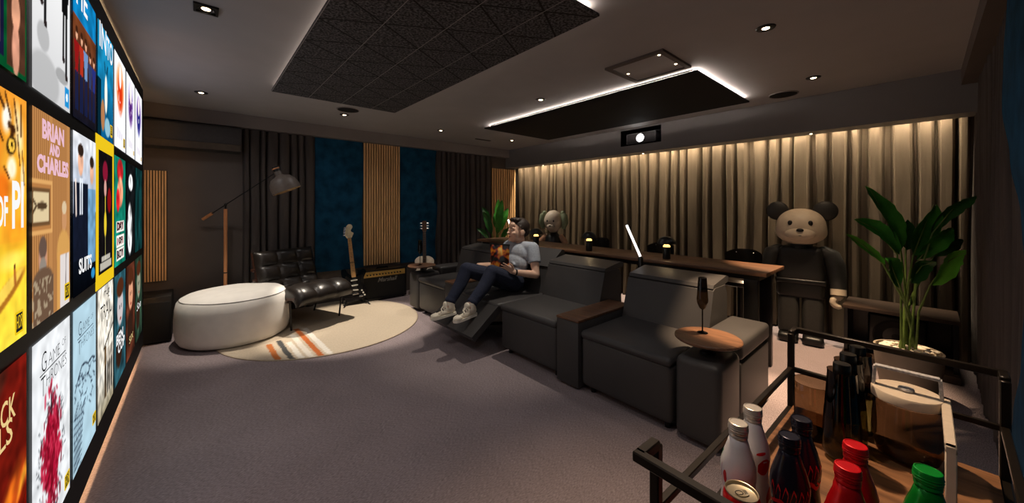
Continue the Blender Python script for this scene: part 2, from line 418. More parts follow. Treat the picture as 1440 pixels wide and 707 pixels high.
# curtains --------------------------------------------------------
def curtain(ridges, amp, z0, z1, place, name, m, label, group, seam=.35, rndk=.3):
    """ridges: list of (a0,a1) flat fronts along the wall; place(a,depth,z)->Vector"""
    rr = random.Random(len(ridges)); prof = []
    ridges = sorted(ridges)
    for i, (a0, a1) in enumerate(ridges):
        wd = a1 - a0; e = min(.018, wd * .22); k = 1 - rr.random() * rndk
        if i:
            g0, g1 = ridges[i - 1][1], a0; q = (g1 - g0) * .22; prof += [(g0 + q, 0), (g1 - q, 0)]
        prof += [(a0 - .001, amp * .45), (a0 + e * .25, amp * .8 * k), (a0 + e, amp * k), (a0 + wd * .5, amp * k * 1.03), (a1 - e, amp * k), (a1 - e * .25, amp * .8 * k), (a1 + .001, amp * .45)]
    prof = [(ridges[0][0] - .01, 0)] + prof + [(ridges[-1][1] + .01, 0)]
    bm = bmesh.new(); NZ = 10; th = .004; rows = []
    for j in range(NZ + 1):
        z = z0 + (z1 - z0) * j / NZ
        rows.append([bm.verts.new(place(a + .004 * math.sin(z * 3 + a * 9), d * (1 + .12 * math.sin(z * 2.3 + a * 5)) + (.012 * (1 - j / NZ)), z)) for a, d in prof])
    for j in range(NZ):
        for i in range(len(prof) - 1): bm.faces.new([rows[j][i], rows[j][i + 1], rows[j + 1][i + 1], rows[j + 1][i]])
    ex = bmesh.ops.solidify(bm, geom=bm.faces[:], thickness=.003)
    return tag(obj(name, bm, m, ang=50), label, 'curtain')
backr = [(5.5, 5.6), (5.25, 5.41), (5.01, 5.13), (4.78, 4.95), (4.65, 4.74), (4.56, 4.62), (4.37, 4.54), (4.24, 4.34), (4.09, 4.19), (3.98, 4.05), (3.8, 3.89), (3.6, 3.74), (3.49, 3.57), (3.37, 3.45), (3.2, 3.34), (3.06, 3.14), (2.88, 3.0), (2.76, 2.86), (2.61, 2.72), (2.42, 2.55), (2.3, 2.38), (2.18, 2.26), (2.0, 2.15), (1.87, 1.95), (1.69, 1.83), (1.57, 1.66), (1.44, 1.54), (1.25, 1.37), (1.12, 1.21), (0.99, 1.09), (0.83, 0.97), (0.69, 0.78), (0.53, 0.65), (0.44, 0.5), (0.27, 0.37), (0.07, 0.2), (-0.06, 0.04), (-0.18, -0.08), (-0.26, -0.2)]
curtain(backr, .14, .015, 2.42, lambda a, d, z: Vector((5.18 - d, a, z)), 'pleated_curtain', 'curtain_back', 'wide brown pleated acoustic curtain washed by warm light behind the bar table', None)
lf = [(0.42, 0.477), (0.492, 0.587), (0.602, 0.647), (0.67, 0.779), (0.802, 0.907), (0.931, 0.998), (1.023, 1.082), (1.108, 1.2)]
curtain(lf, .07, .015, 2.355, lambda a, d, z: Vector((a, 5.61 - d, z)), 'pleated_curtain', 'curtain_grey', 'dark grey pleated curtain between the air conditioner and the first blue panel', None)
rf = [(3.15, 3.2), (3.225, 3.31), (3.34, 3.385), (3.42, 3.5), (3.53, 3.58), (3.61, 3.71), (3.74, 3.79), (3.83, 3.94), (3.97, 4.04), (4.07, 4.18), (4.2, 4.3)]
curtain(rf, .06, .015, 2.355, lambda a, d, z: Vector((a, 5.61 - d, z)), 'pleated_curtain', 'curtain_grey', 'dark brown pleated curtain right of the second blue panel, behind the acoustic guitar', None)
nr = []; a = 2.1
while a < 4.9:
    wd = rnd.uniform(.05, .11); nr.append((a, a + wd)); a += wd + rnd.uniform(.02, .035)
curtain(nr, .05, .015, 2.39, lambda a, d, z: Vector((a, -.325 + d, z)), 'pleated_curtain', 'curtain_grey', 'grey pleated curtain along the near side wall beside the large plant', None)

# slat panels -----------------------------------------------------
def slat_panel(x0, x1, z0, z1, y, label, n):
    t = thing('slat_panel', label, 'wall panel', ((x0 + x1) / 2, y, z0), 0, None)
    bm = bmesh.new(); bb(bm, x0, x1, y - .012, y - .001, z0, z1); obj('backing_board', bm, 'slat_back', t)
    bm = bmesh.new(); p = (x1 - x0) / n
    for i in range(n):
        a = x0 + i * p; bb(bm, a + p * .14, a + p * .78, y - .034 - (i % 3) * .003, y - .0125, z0 + .002, z1 - .002)
    obj('slats', bm, 'oak_slat', t)
slat_panel(-.455, -.271, .56, 1.79, 5.62, 'narrow oak slat panel beside the edge of the big screen', 8)
slat_panel(1.88, 2.46, .485, 2.355, 5.62, 'tall oak slat panel between the two blue panels', 15)
slat_panel(4.34, 4.97, .02, 2.14, 5.62, 'oak slat panel in the far corner behind the small palm', 11)
def blue_panel(left, right, z0, z1, depth, place, label):
    bm = bmesh.new(); n = 40; fr = []; bk = []
    for i in range(n + 1):
        z = z0 + (z1 - z0) * i / n; f = []; b = []
        for k in range(9):
            u = left(z) + (right(z) - left(z)) * k / 8
            q = .5 * (1 - abs(2 * k / 8 - 1) ** 8) + .5
            f.append(bm.verts.new(place(u, depth * q, z))); b.append(bm.verts.new(place(u, 0, z)))
        fr.append(f); bk.append(b)
    for G in (fr, bk):
        for i in range(n):
            for k in range(8): bm.faces.new([G[i][k], G[i][k + 1], G[i + 1][k + 1], G[i + 1][k]])
    for i in range(n):
        bm.faces.new([fr[i][0], fr[i + 1][0], bk[i + 1][0], bk[i][0]]); bm.faces.new([fr[i][8], fr[i + 1][8], bk[i + 1][8], bk[i][8]])
    for k in range(8):
        bm.faces.new([fr[0][k], fr[0][k + 1], bk[0][k + 1], bk[0][k]]); bm.faces.new([fr[n][k], fr[n][k + 1], bk[n][k + 1], bk[n][k]])
    return tag(obj('blue_acoustic_panel', bm, 'blue_plush'), label, 'wall panel')
pf = lambda u, d, z: Vector((u, 5.618 - d, z))
blue_panel(lambda z: 1.225, lambda z: 1.875 + .012 * math.sin(z * 4), .463, 2.357, .03, pf, 'deep blue suede wall panel behind the black electric guitar')
blue_panel(lambda z: 2.47 + .008 * math.sin(z * 5), lambda z: 3.125 + .02 * math.sin(z * 5 + 1), .463, 2.357, .03, pf, 'deep blue suede wall panel behind the white acoustic guitar')
def wav(z):
    P = [(.25, 2.86), (.5, 2.6), (.8, 2.4), (1.11, 2.31), (1.35, 2.4), (1.6, 2.68), (1.88, 2.93), (2.1, 2.88), (2.336, 2.76), (2.39, 2.75)]
    for (a, b), (c, d) in zip(P[:-1], P[1:]):
        if z <= c:
            t = max(0, (z - a) / (c - a)); t = t * t * (3 - 2 * t); return b + (d - b) * t
    return P[-1][1]
blue_panel(lambda z: .6, wav, .28, 2.38, .03, lambda u, d, z: Vector((u, -.262 + d, z)), 'blue suede panel with wavy edge on the near side wall at the right')
bm = bmesh.new(); bb(bm, .58, 2.1, YN, -.265, .0, 2.39); struct('trim_6', bm, 'wall_dark')

# coffers / floating ceiling panels -------------------------------
def float_panel(x0, x1, y0, y1, m, label, pw):
    t = thing('ceiling_acoustic_panel', label, 'ceiling panel', ((x0 + x1) / 2, (y0 + y1) / 2, CZ))
    bm = bmesh.new(); bb(bm, x0, x1, y0, y1, CZ - .05, CZ - .035)
    o = obj('panel_board', bm, m); o.parent = t; o.data.transform(Matrix.Identity(4)); o.matrix_parent_inverse = wm(t).inverted()
    bm = bmesh.new(); i = .06; bb(bm, x0 + i, x1 - i, y0 + i, y1 - i, CZ - .036, CZ - .0005); obj('mounting_frame', bm, 'black_plastic', t)
    bm = bmesh.new(); j = .05
    bb(bm, x0 + j, x1 - j, y0 + j - .004, y0 + j + .004, CZ - .03, CZ - .018); bb(bm, x0 + j, x1 - j, y1 - j - .004, y1 - j + .004, CZ - .03, CZ - .018)
    bb(bm, x0 + j - .004, x0 + j + .004, y0 + j, y1 - j, CZ - .03, CZ - .018); bb(bm, x1 - j - .004, x1 - j + .004, y0 + j, y1 - j, CZ - .03, CZ - .018)
    obj('light_strip', bm, pw, t)
    bm = bmesh.new(); bb(bm, x0 + j, x1 - j, y0 + .03, y0 + .04, CZ - .032, CZ - .018); obj('light_strip', bm, 'led_coffer', t)
mat('led_coffer_dim', (255, 230, 210), emit=(255, 232, 214), estr=5)
mat('led_coffer', (255, 240, 230), emit=(255, 238, 224), estr=20)
float_panel(.51, 1.706, 1.205, 4.02, 'tile_panel', 'ceiling panel of dark textured triangle tiles above the middle of the room', 'led_coffer_dim')
float_panel(3.0, 4.3, 1.19, 4.03, 'black_panel', 'flat black ceiling panel with a white light halo above the bar table', 'led_coffer')

# downlights ------------------------------------------------------
DLS = [((.03, 2.68), 'square', 'square recessed ceiling spotlight nearest the screen, above its middle'), ((.016, 4.70), 'round', 'recessed ceiling spotlight above the white pouf'),
       ((1.35, 4.69), 'round', 'recessed ceiling spotlight beside the round ceiling speaker, above the rug'), ((2.71, 4.72), 'round', 'recessed ceiling spotlight above the white acoustic guitar'),
       ((4.04, 4.64), 'round', 'recessed ceiling spotlight in the far corner above the small palm'), ((2.72, 2.66), 'round', 'recessed ceiling spotlight above the sofa, between the two ceiling panels'),
       ((2.69, .655), 'round', 'recessed ceiling spotlight above the sofa arm with the round wooden tray'), ((4.05, .636), 'round', 'recessed ceiling spotlight nearest the bear figure and the big plant')]
for (x, y), k, lab in DLS:
    t = thing('ceiling_spotlight', lab, 'ceiling light', (x, y, CZ), 0, 'recessed ceiling spotlights')
    bm = bmesh.new()
    if k == 'square':
        for a in (-1, 1):
            bb(bm, -.055, .055, a * .049 - .006, a * .049 + .006, -.012, -.0004); bb(bm, a * .049 - .006, a * .049 + .006, -.043, .043, -.012, -.0004)
        bb(bm, -.043, .043, -.043, .043, -.004, -.0005)
        lathe(bm, [(.03, -.004), (.036, -.008), (.036, -.0045)], 24, capb=False, capt=False)
    else: lathe(bm, [(.028, -.0035), (.031, -.008), (.05, -.007), (.054, -.0004)], 28, capb=True, capt=False)
    obj('trim_ring', bm, 'black_metal', t, local=True)
    bm = bmesh.new(); lathe(bm, [(0, -.0095), (.014, -.0088), (.019, -.0068), (.021, -.005)], 20, capt=True); obj('lens', bm, 'dl_light', t, local=True)
# soffit mini lights
for y, lab in ((4.7, 'tiny spotlight under the projector beam at its far end'), (2.685, 'tiny spotlight under the projector beam below the projector'), (.785, 'tiny spotlight under the projector beam nearest the big plant')):
    t = thing('mini_spotlight', lab, 'ceiling light', (4.87, y, 2.16), 0, 'tiny spotlights under the projector beam')
    bm = bmesh.new(); lathe(bm, [(.012, -.003), (.022, -.004), (.024, -.0004)], 18, capt=False); obj('trim_ring', bm, 'black_metal', t, local=True)
    bm = bmesh.new(); lathe(bm, [(0, -.008), (.008, -.0075), (.012, -.0035)], 14, capt=True); obj('lens', bm, 'dl_light', t, local=True)
# ceiling speakers
for (x, y), lab in (((1.31, 4.41), 'round ceiling speaker between the tiled panel and a spotlight'), ((4.43, .93), 'round ceiling speaker near the beam above the bear figure')):
    t = thing('ceiling_speaker', lab, 'speaker', (x, y, CZ), 0, 'round ceiling speakers')
    bm = bmesh.new(); lathe(bm, [(.112, -.008), (.118, -.01), (.124, -.0004)], 40, capb=False, capt=False); obj('rim', bm, 'beam', t, local=True)
    bm = bmesh.new(); lathe(bm, [(0, -.009), (.08, -.008), (.112, -.007), (.112, -.001)], 40); obj('grille', bm, 'grille', t, local=True)
# hatch
t = thing('ceiling_hatch', 'square framed ceiling hatch with three small lights above the sofa', 'ceiling hatch', (2.73, 1.465, CZ))
bm = bmesh.new()
for a in (-1, 1):
    bb(bm, -.24, .24, a * .225 - .018, a * .225 + .018, -.018, -.0005); bb(bm, a * .222 - .018, a * .222 + .018, -.207, .207, -.018, -.0005)
obj('frame', bm, 'wall_dark', t, local=True)
bm = bmesh.new(); bb(bm, -.203, .203, -.206, .206, -.009, -.001); obj('panel_board', bm, 'ceiling', t, local=True)
for (x, y) in ((2.73, 1.64), (2.56, 1.285), (2.82, 1.28)):
    bm = bmesh.new(); lathe(bm, [(0, -.013), (.007, -.012), (.010, -.0095)], 14, c=(x - 2.73, y - 1.465, 0)); obj('small_light', bm, 'dl_light', t, local=True)
bm = bmesh.new(); bb(bm, 3.48, 3.79, 4.9, 4.94, CZ - .008, CZ - .0005)
for k in range(4): bb(bm, 3.49, 3.78, 4.903 + k * .009, 4.907 + k * .009, CZ - .012, CZ - .007)
tag(obj('ceiling_vent', bm, 'ac_flap'), 'slim linear air vent in the ceiling above the far curtain', 'vent')
# projector
t = thing('projector', 'projector with glowing lens sitting in a black niche of the beam', 'projector', (4.76, 2.65, 2.276))
bm = bmesh.new(); bb(bm, 4.74, 4.93, 2.42, 2.885, 2.283, 2.45, bev=.035, seg=3); obj('housing', bm, 'proj_body', t)
bm = bmesh.new()
ry = Matrix.Rotation(-R(90), 3, 'Y')
lathe(bm, [(.066, 0), (.07, .012), (.058, .02), (.05, .008)], 32, c=(4.742, 2.654, 2.365), mtx=ry, capb=False, capt=False); obj('lens_ring', bm, 'proj_ring', t)
bm = bmesh.new(); lathe(bm, [(.05, .002), (.044, .012), (.02, .02), (0, .022)], 28, c=(4.742, 2.654, 2.365), mtx=ry); obj('lens', bm, 'lens_light', t)
bm = bmesh.new()
lo = [(2.435, 2.3), (2.87, 2.3), (2.87, 2.435), (2.435, 2.435)]
for (p, q) in zip(lo, lo[1:] + lo[:1]): bar(bm, (4.738, *p), (4.738, *q), .004)
obj('front_outline', bm, 'proj_ring', t)
# AC
t = thing('air_conditioner', 'dark wall mounted air conditioner above the floor lamp', 'air conditioner', (-.03, 5.5, 2.04))
bm = bmesh.new(); prism(bm, [(5.615, 2.04), (5.43, 2.05), (5.395, 2.13), (5.385, 2.31), (5.40, 2.33), (5.615, 2.33)], lambda u, v, w: Vector((-.445 + w, u, v)), .83); bevel_all(bm, .008, 2); obj('housing', bm, 'ac_body', t)
bm = bmesh.new(); prism(bm, [(5.392, 2.125), (5.384, 2.122), (5.42, 2.05), (5.428, 2.052)], lambda u, v, w: Vector((-.435 + w, u, v)), .81); obj('flap', bm, 'ac_flap', t)
# low speaker box in left corner
t = thing('subwoofer', 'dark brown speaker box standing in the corner beside the screen', 'speaker', (-.335, 5.3, 0))
bm = bmesh.new(); bb(bm, -.46, -.215, 5.09, 5.5, .02, .475, bev=.006); obj('cabinet', bm, 'dark_box', t)
bm = bmesh.new(); bb(bm, -.45, -.225, 5.075, 5.091, .03, .42, bev=.004); obj('grille', bm, 'grille', t)
for dx, dy in ((-.44, 5.12), (-.24, 5.12), (-.44, 5.47), (-.24, 5.47)):
    bm = bmesh.new(); cyl(bm, (dx, dy, 0), (dx, dy, .022), .015, 10); obj('foot', bm, 'black_plastic', t)
# ------------------------------------------------------------------ the big screen
NU, NV = 64, 100
def G(): # u to the right, v up, both 0..1
    u, v = np.meshgrid(np.linspace(0, 1, NU + 1), np.linspace(0, 1, NV + 1)); return u, v
class Pic:
    def __init__(s, bg, asp=1.6):
        s.u, s.v = G(); s.asp = asp; s.c = np.zeros(s.u.shape + (3,)); s.c[:] = np.array(bg) / 255.
    def put(s, m, col, a=1.0):
        m = np.clip(m, 0, 1)[..., None] * a; s.c = s.c * (1 - m) + np.array(col) / 255. * m
    def grad(s, top, bot, v0=0, v1=1):
        k = np.clip((s.v - v0) / (v1 - v0), 0, 1)[..., None]; g = np.array(bot) / 255. * (1 - k) + np.array(top) / 255. * k
        m = ((s.v >= v0) & (s.v <= v1))[..., None]; s.c = np.where(m, g, s.c)
    def el(s, cu, cv, ru, rv, col, a=1, rot=0, soft=.18):
        x = (s.u - cu); y = (s.v - cv) * s.asp; c_, s_ = math.cos(rot), math.sin(rot)
        X = (x * c_ + y * s_) / ru; Y = (-x * s_ + y * c_) / (rv * s.asp)
        d = np.sqrt(X * X + Y * Y); s.put((1 - d) / soft, col, a)
    def box(s, u0, u1, v0, v1, col, a=1):
        s.put(((s.u >= u0) & (s.u <= u1) & (s.v >= v0) & (s.v <= v1)).astype(float), col, a)
    def line(s, a, b, wd, col, al=1):
        ax, ay = a[0], a[1] * s.asp; bx, by = b[0], b[1] * s.asp; dx, dy = bx - ax, by - ay; L = dx * dx + dy * dy + 1e-9
        x = s.u; y = s.v * s.asp; t = np.clip(((x - ax) * dx + (y - ay) * dy) / L, 0, 1)
        d = np.hypot(x - ax - t * dx, y - ay - t * dy); s.put((wd - d) / (wd * .6) + .2, col, al)
    def noi(s, amp, sc, seed=0, col=None, thr=None):
        r = np.random.RandomState(seed); n = r.rand(int(sc * s.asp) + 3, sc + 3)
        x = s.u * sc; y = s.v * sc * s.asp; i = x.astype(int); j = y.astype(int); fx = x - i; fy = y - j
        j = np.minimum(j, n.shape[0] - 2)
        q = n[j, i] * (1 - fx) * (1 - fy) + n[j, i + 1] * fx * (1 - fy) + n[j + 1, i] * (1 - fx) * fy + n[j + 1, i + 1] * fx * fy
        if col is None: s.c = np.clip(s.c * (1 + amp * (q[..., None] - .5) * 2), 0, 1)
        else: s.put((q - thr) * 6, col, amp)
        return q
    def person(s, u, v0, v1, hair, skin, top, leg, wd=.09):
        h = v1 - v0
        s.el(u, v1 - h * .08, wd * .42, h * .085, skin); s.el(u, v1 - h * .035, wd * .46, h * .05, hair)
        s.put(((abs(s.u - u) < wd * (.75 + .2 * np.sin((s.v - v0) * 9 / h))) & (s.v < v1 - h * .17) & (s.v > v0 + h * .45)).astype(float), top)
        s.put(((abs(s.u - u) < wd * .55) & (s.v <= v0 + h * .47) & (s.v > v0) & (abs(s.u - u) > wd * .06)).astype(float), leg)
def p_green():
    p = Pic((10, 90, 50)); p.box(.04, .62, .05, .97, (28, 30, 62)); p.el(.45, .8, .14, .14, (205, 150, 120)); p.el(.45, .62, .3, .12, (30, 34, 80)); p.box(.5, .56, .1, .58, (215, 160, 130)); p.box(.66, .97, .5, .97, (190, 140, 70)); p.el(.8, .75, .1, .12, (60, 40, 20))
    p.box(.66, .97, .03, .46, (90, 60, 44)); p.el(.81, .3, .08, .1, (225, 170, 140)); p.el(.81, .12, .07, .14, (215, 160, 135)); p.noi(.15, 14, 2); return p
def p_suitlegs():
    p = Pic((226, 226, 226)); p.grad((238, 238, 238), (205, 205, 206))
    p.el(.25, .33, .16, .09, (150, 150, 150), .5); p.el(.3, .1, .4, .16, (160, 160, 160), .5); p.el(.75, .2, .2, .05, (140, 140, 140), .6)
    for cu, v0 in ((.24, .42), (.83, .22)):
        p.box(cu - .08, cu + .1, .74 if cu < .5 else .62, 1, (20, 20, 22)); p.line((cu - .02, .95), (cu - .04, v0 + .12), .03, (18, 18, 20)); p.line((cu + .06, .9), (cu + .05, v0), .035, (18, 18, 20))
        p.el(cu - .03, v0 + .1, .045, .025, (50, 40, 40)); p.el(cu + .06, v0 - .005, .045, .025, (50, 40, 40))
    p.line((.4, .98), (.38, .85), .02, (40, 40, 40)); p.line((.96, .9), (.94, .72), .015, (40, 40, 44))
    p.box(.84, .97, .03, .15, (40, 150, 205)); p.el(.905, .09, .035, .03, (240, 250, 255)); return p
def p_group():
    p = Pic((120, 60, 34)); p.grad((160, 88, 40), (26, 26, 40)); p.box(0, 1, .74, 1, (20, 130, 180)); p.noi(.2, 9, 3)
    for u, c in ((.14, (150, 30, 30)), (.34, (180, 60, 40)), (.52, (120, 150, 190)), (.72, (60, 70, 110)), (.9, (50, 60, 130))): p.person(u, .06, .66 - .06 * (u > .6), (70, 40, 24), (225, 175, 145), c, (30, 40, 80), .11)
    return p
def p_goat():
    p = Pic((18, 120, 160)); p.grad((40, 160, 200), (10, 90, 130)); p.noi(.2, 7, 4); p.box(.0, .2, 0, .5, (10, 50, 66)); p.el(.5, .42, .1, .2, (235, 235, 225)); p.line((.45, .62), (.4, .7), .02, (20, 20, 20)); p.line((.55, .62), (.62, .7), .02, (20, 20, 20))
    p.el(.3, .2, .13, .16, (180, 130, 90)); p.el(.6, .12, .2, .1, (150, 190, 205)); p.box(.8, .95, .06, .14, (220, 180, 40)); return p
def p_splash(c1, c2, seed):
    p = Pic((240, 240, 244)); p.el(.5, .68, .42, .3, c2, .9, soft=.5); p.el(.5, .6, .3, .26, c1, .95, soft=.6); p.el(.5, .8, .12, .14, (245, 235, 230)); p.noi(.9, 12, seed, (245, 245, 248), .75)
    for k in range(5): p.line((.25 + .1 * k, .22 - .01 * k), (.28 + .1 * k, .12), .02, (170, 150, 170), .6)
    p.box(.82, .95, .05, .1, (200, 170, 40)); return p
def p_tiger():
    p = Pic((236, 160, 50)); p.grad((232, 160, 60), (240, 190, 60), .4, 1); p.grad((240, 200, 60), (244, 222, 80), 0, .4)
    p.el(.3, .8, .35, .2, (222, 120, 30), .9, 0, .6); p.el(.86, .86, .10, .14, (248, 226, 180), .9, .2, .6); p.el(.66, .89, .09, .07, (252, 244, 230), 1, -.2, .5); p.el(.74, .70, .10, .06, (248, 236, 214), .95, .3, .5); p.el(.93, .66, .05, .1, (250, 230, 190), .9, 0, .5)
    p.el(.6, .62, .16, .09, (220, 112, 26), .8, 0, .6)
    for a, b, w_ in (((.5, .99), (.62, .93), .02), ((.64, .985), (.72, .9), .016), ((.78, .98), (.84, .86), .014), ((.9, .97), (.9, .84), .012), ((.84, .84), (.88, .72), .012), ((.7, .87), (.78, .855), .03), ((.76, .86), (.74, .83), .03), ((.5, .86), (.6, .8), .014), ((.92, .78), (.96, .64), .01), ((.62, .7), (.7, .66), .012)): p.line(a, b, w_, (70, 38, 16), .9)
    p.el(.735, .79, .095, .042, (36, 22, 14), 1, .35, .3); p.el(.74, .792, .06, .03, (240, 196, 84)); p.el(.745, .793, .022, .014, (10, 8, 6))
    p.el(.8, .45, .35, .1, (236, 150, 40), .6, 0, .7); p.el(.75, .33, .3, .05, (250, 226, 110), .8, 0, .6)
    p.el(.62, .2, .42, .045, (176, 120, 44), 1, .35, .25); p.el(.62, .215, .38, .03, (240, 206, 96), 1, .35, .25); p.line((.8, .235), (.79, .29), .022, (176, 110, 50)); p.el(.79, .305, .022, .013, (110, 66, 30)); p.noi(.07, 16, 5); return p
def p_brian():
    p = Pic((186, 138, 88))
    for k in range(22): p.box(k / 22, k / 22 + .012, 0, 1, (140, 96, 56), .8)
    p.box(0, .48, .42, .67, (214, 168, 110)); p.box(0, .45, .435, .655, (180, 130, 80)); p.box(0, .42, .455, .635, (120, 90, 60)); p.box(.03, .39, .475, .615, (214, 196, 160))
    p.el(.22, .55, .13, .022, (90, 70, 50)); p.line((.09, .55), (.03, .575), .015, (90, 70, 50)); p.line((.09, .55), (.03, .525), .015, (90, 70, 50))
    p.el(.82, .48, .08, .09, (196, 150, 110)); p.el(.82, .54, .08, .04, (210, 190, 160)); p.el(.8, .3, .22, .13, (205, 160, 96)); p.box(.6, .98, .0, .3, (208, 160, 96)); p.box(.7, .98, .0, .28, (215, 208, 205)); p.line((.88, .28), (.86, .05), .012, (120, 110, 110))
    p.box(.02, .5, 0, .2, (116, 92, 74)); p.el(.24, .3, .11, .1, (196, 150, 124)); p.el(.24, .35, .1, .06, (110, 90, 80)); p.el(.24, .25, .09, .06, (150, 140, 130)); p.el(.25, .2, .25, .06, (116, 92, 74)); q = p.noi(.0, 30, 3); p.put(((q > .6) & (p.u < .5) & (p.v < .21)).astype(float), (190, 176, 150), .7)
    return p
def p_two():
    p = Pic((226, 228, 232)); p.grad((230, 232, 236), (150, 160, 178), .5, 1); p.grad((30, 44, 66), (6, 8, 14), 0, .5)
    p.box(.03, .62, .22, .7, (26, 32, 50)); p.box(.62, .97, .16, .66, (120, 160, 190)); p.el(.3, .83, .12, .1, (222, 176, 150)); p.el(.3, .9, .13, .045, (60, 44, 34)); p.el(.8, .78, .1, .09, (222, 176, 150)); p.el(.8, .85, .11, .045, (60, 44, 34))
    p.box(.26, .38, .5, .72, (226, 232, 240)); p.box(.3, .34, .5, .7, (40, 50, 80)); p.line((.1, .7), (.12, .5), .03, (226, 210, 200)); p.el(.86, .08, .1, .04, (60, 150, 200)); p.noi(.12, 12, 7); return p
def p_yellow():
    p = Pic((24, 20, 22)); p.noi(.3, 8, 5); p.el(.45, .84, .2, .1, (140, 30, 60)); p.el(.45, .7, .1, .08, (205, 160, 150)); p.el(.75, .6, .16, .12, (140, 20, 26)); p.line((.45, .62), (.45, .5), .03, (220, 200, 80)); p.el(.45, .4, .1, .12, (220, 195, 60)); p.line((.45, .3), (.46, .1), .015, (200, 190, 120)); p.box(.1, .9, .03, .08, (225, 220, 205), .8); p.box(.2, .8, .1, .13, (225, 220, 205), .8); return p
def p_redteal():
    p = Pic((24, 130, 110)); p.el(.5, .88, .3, .12, (214, 50, 56)); p.el(.5, .68, .28, .16, (225, 150, 120)); p.el(.3, .6, .16, .12, (200, 40, 50)); p.noi(.3, 8, 8)
    for v in (.36, .22, .1): p.box(.16, .86, v - .05, v + .05, (240, 236, 228))
    for v in (.36, .22, .1):
        for k in range(4): p.box(.22 + k * .16, .3 + k * .16, v - .035, v + .035, (150, 30, 60))
    return p
def p_bw():
    p = Pic((24, 26, 28)); p.el(.5, .8, .28, .1, (200, 200, 200)); p.el(.4, .3, .3, .3, (226, 226, 226)); p.noi(.5, 9, 9); return p
def p_dark(c, seed, face=None):
    p = Pic(c); p.noi(.5, 6, seed)
    if face: p.el(.5, .68, .3, .2, face); p.el(.5, .86, .34, .1, (90, 50, 30)); p.box(.42, .48, .66, .7, (40, 30, 30)); p.box(.58, .64, .66, .7, (40, 30, 30)); p.el(.52, .56, .08, .015, (160, 80, 70)); p.el(.4, .3, .3, .2, (60, 40, 30))
    return p
def p_canyon():
    p = Pic((110, 22, 14)); p.grad((120, 30, 20), (90, 20, 8)); p.el(.2, .98, .5, .12, (70, 40, 30), .7)
    p.el(.75, .42, .4, .14, (190, 90, 30), .9, .7, .5); p.el(.95, .45, .2, .07, (240, 170, 60), .9, .9, .5); p.el(.4, .28, .6, .07, (236, 150, 40), .9, .8, .4); p.el(.9, .35, .3, .08, (120, 20, 10), .9, .8, .4)
    p.el(.75, .1, .4, .12, (170, 70, 20), .9, .8, .4); p.el(.2, .1, .4, .18, (40, 12, 8), 1, .2, .3); p.noi(.2, 18, 3)
    for k in range(9): p.line((0 + k * .12, .0), (.5 + k * .12, .4), .006, (60, 12, 6), .6)
    return p
def p_got1():
    p = Pic((222, 224, 226)); p.noi(.08, 14, 1); r = random.Random(3)
    for k in range(520):
        b = r.gauss(0, .13); a = r.gauss(0, .11) * (1 - abs(b)); u = .46 + a; v = .38 + b
        p.line((u, v), (u + r.uniform(-.03, .03), v + r.uniform(-.06, .06)), r.uniform(.012, .03), r.choice([(150, 22, 50), (180, 30, 66), (120, 14, 36), (200, 60, 90)]), .9)
    for k in range(70):
        a = r.uniform(0, 2 * PI); q = r.uniform(.9, 1.15); u = .46 + math.cos(a) * .32 * q; v = .37 + math.sin(a) * .27 * q
        p.line((u, v), (u + r.uniform(-.05, .05), v + r.uniform(-.03, .03)), .01, (60, 64, 70), .7)
    p.line((.44, .68), (.45, .58), .012, (50, 50, 56)); return p
def p_got2():
    p = Pic((178, 204, 216)); p.noi(.05, 8, 2); r = random.Random(5)
    pts = [(.08, .5), (.2, .56), (.35, .61), (.5, .6), (.62, .57), (.8, .58), (.95, .55)]
    for a, b in zip(pts[:-1], pts[1:]): p.line(a, b, .014, (50, 62, 80))
    for k in range(60):
        u = r.uniform(.05, .9); v = r.uniform(.3, .56); p.line((u, v), (u + r.uniform(.03, .1), v + r.uniform(-.04, .03)), .01, (50, 62, 80), .85)
    for k in range(9):
        p.line((.03, .34 - k * .045), (.4 - k * .01, .3 - k * .036), .009, (60, 74, 92), .9); p.line((.06 + k * .05, .36), (.03 + k * .025, .03), .008, (60, 74, 92), .8)
    return p
def p_trail():
    p = Pic((222, 216, 204)); p.grad((230, 228, 222), (150, 140, 118), 0, .35); p.line((.35, .5), (.98, .62), .02, (60, 54, 46)); p.box(.4, .52, .1, .5, (120, 96, 66)); p.box(.6, .96, .1, .46, (176, 168, 156))
    for u in (.45, .6, .72, .86): p.line((u, .12), (u + .02, .34), .04, (50, 44, 40))
    p.noi(.25, 14, 6); return p
def p_blank(c): return Pic(c)

ROWS = [(1.763, 2.345), (1.023, 1.707), (.29, .968)]
SY0 = 1.79; SP = .472; SWD = .424; XS = -.385
POST = {(-2, 0): p_dark((60, 60, 90), 1), (-2, 1): p_dark((120, 60, 40), 2), (-2, 2): p_dark((30, 80, 90), 3),
        (-1, 0): p_green(), (0, 0): p_suitlegs(), (1, 0): p_group(), (2, 0): p_goat(), (3, 0): p_splash((214, 60, 20), (240, 140, 60), 3), (4, 0): p_splash((90, 40, 120), (190, 180, 220), 4), (5, 0): p_splash((40, 50, 130), (120, 80, 160), 5),
        (-1, 1): p_tiger(), (0, 1): p_brian(), (1, 1): p_two(), (2, 1): p_yellow(), (3, 1): p_redteal(), (4, 1): p_bw(), (5, 1): p_dark((20, 60, 60), 6),
        (-1, 2): p_canyon(), (0, 2): p_got1(), (1, 2): p_got2(), (2, 2): p_trail(), (3, 2): p_dark((50, 90, 100), 7, (200, 190, 190)), (4, 2): p_dark((90, 50, 36), 8, (214, 160, 130)), (5, 2): p_dark((50, 70, 56), 9, (150, 150, 130))}
scr = thing('video_wall_screen', 'huge wall screen showing rows of film posters along the left wall', 'screen', (XS - .03, 2.8, .12))
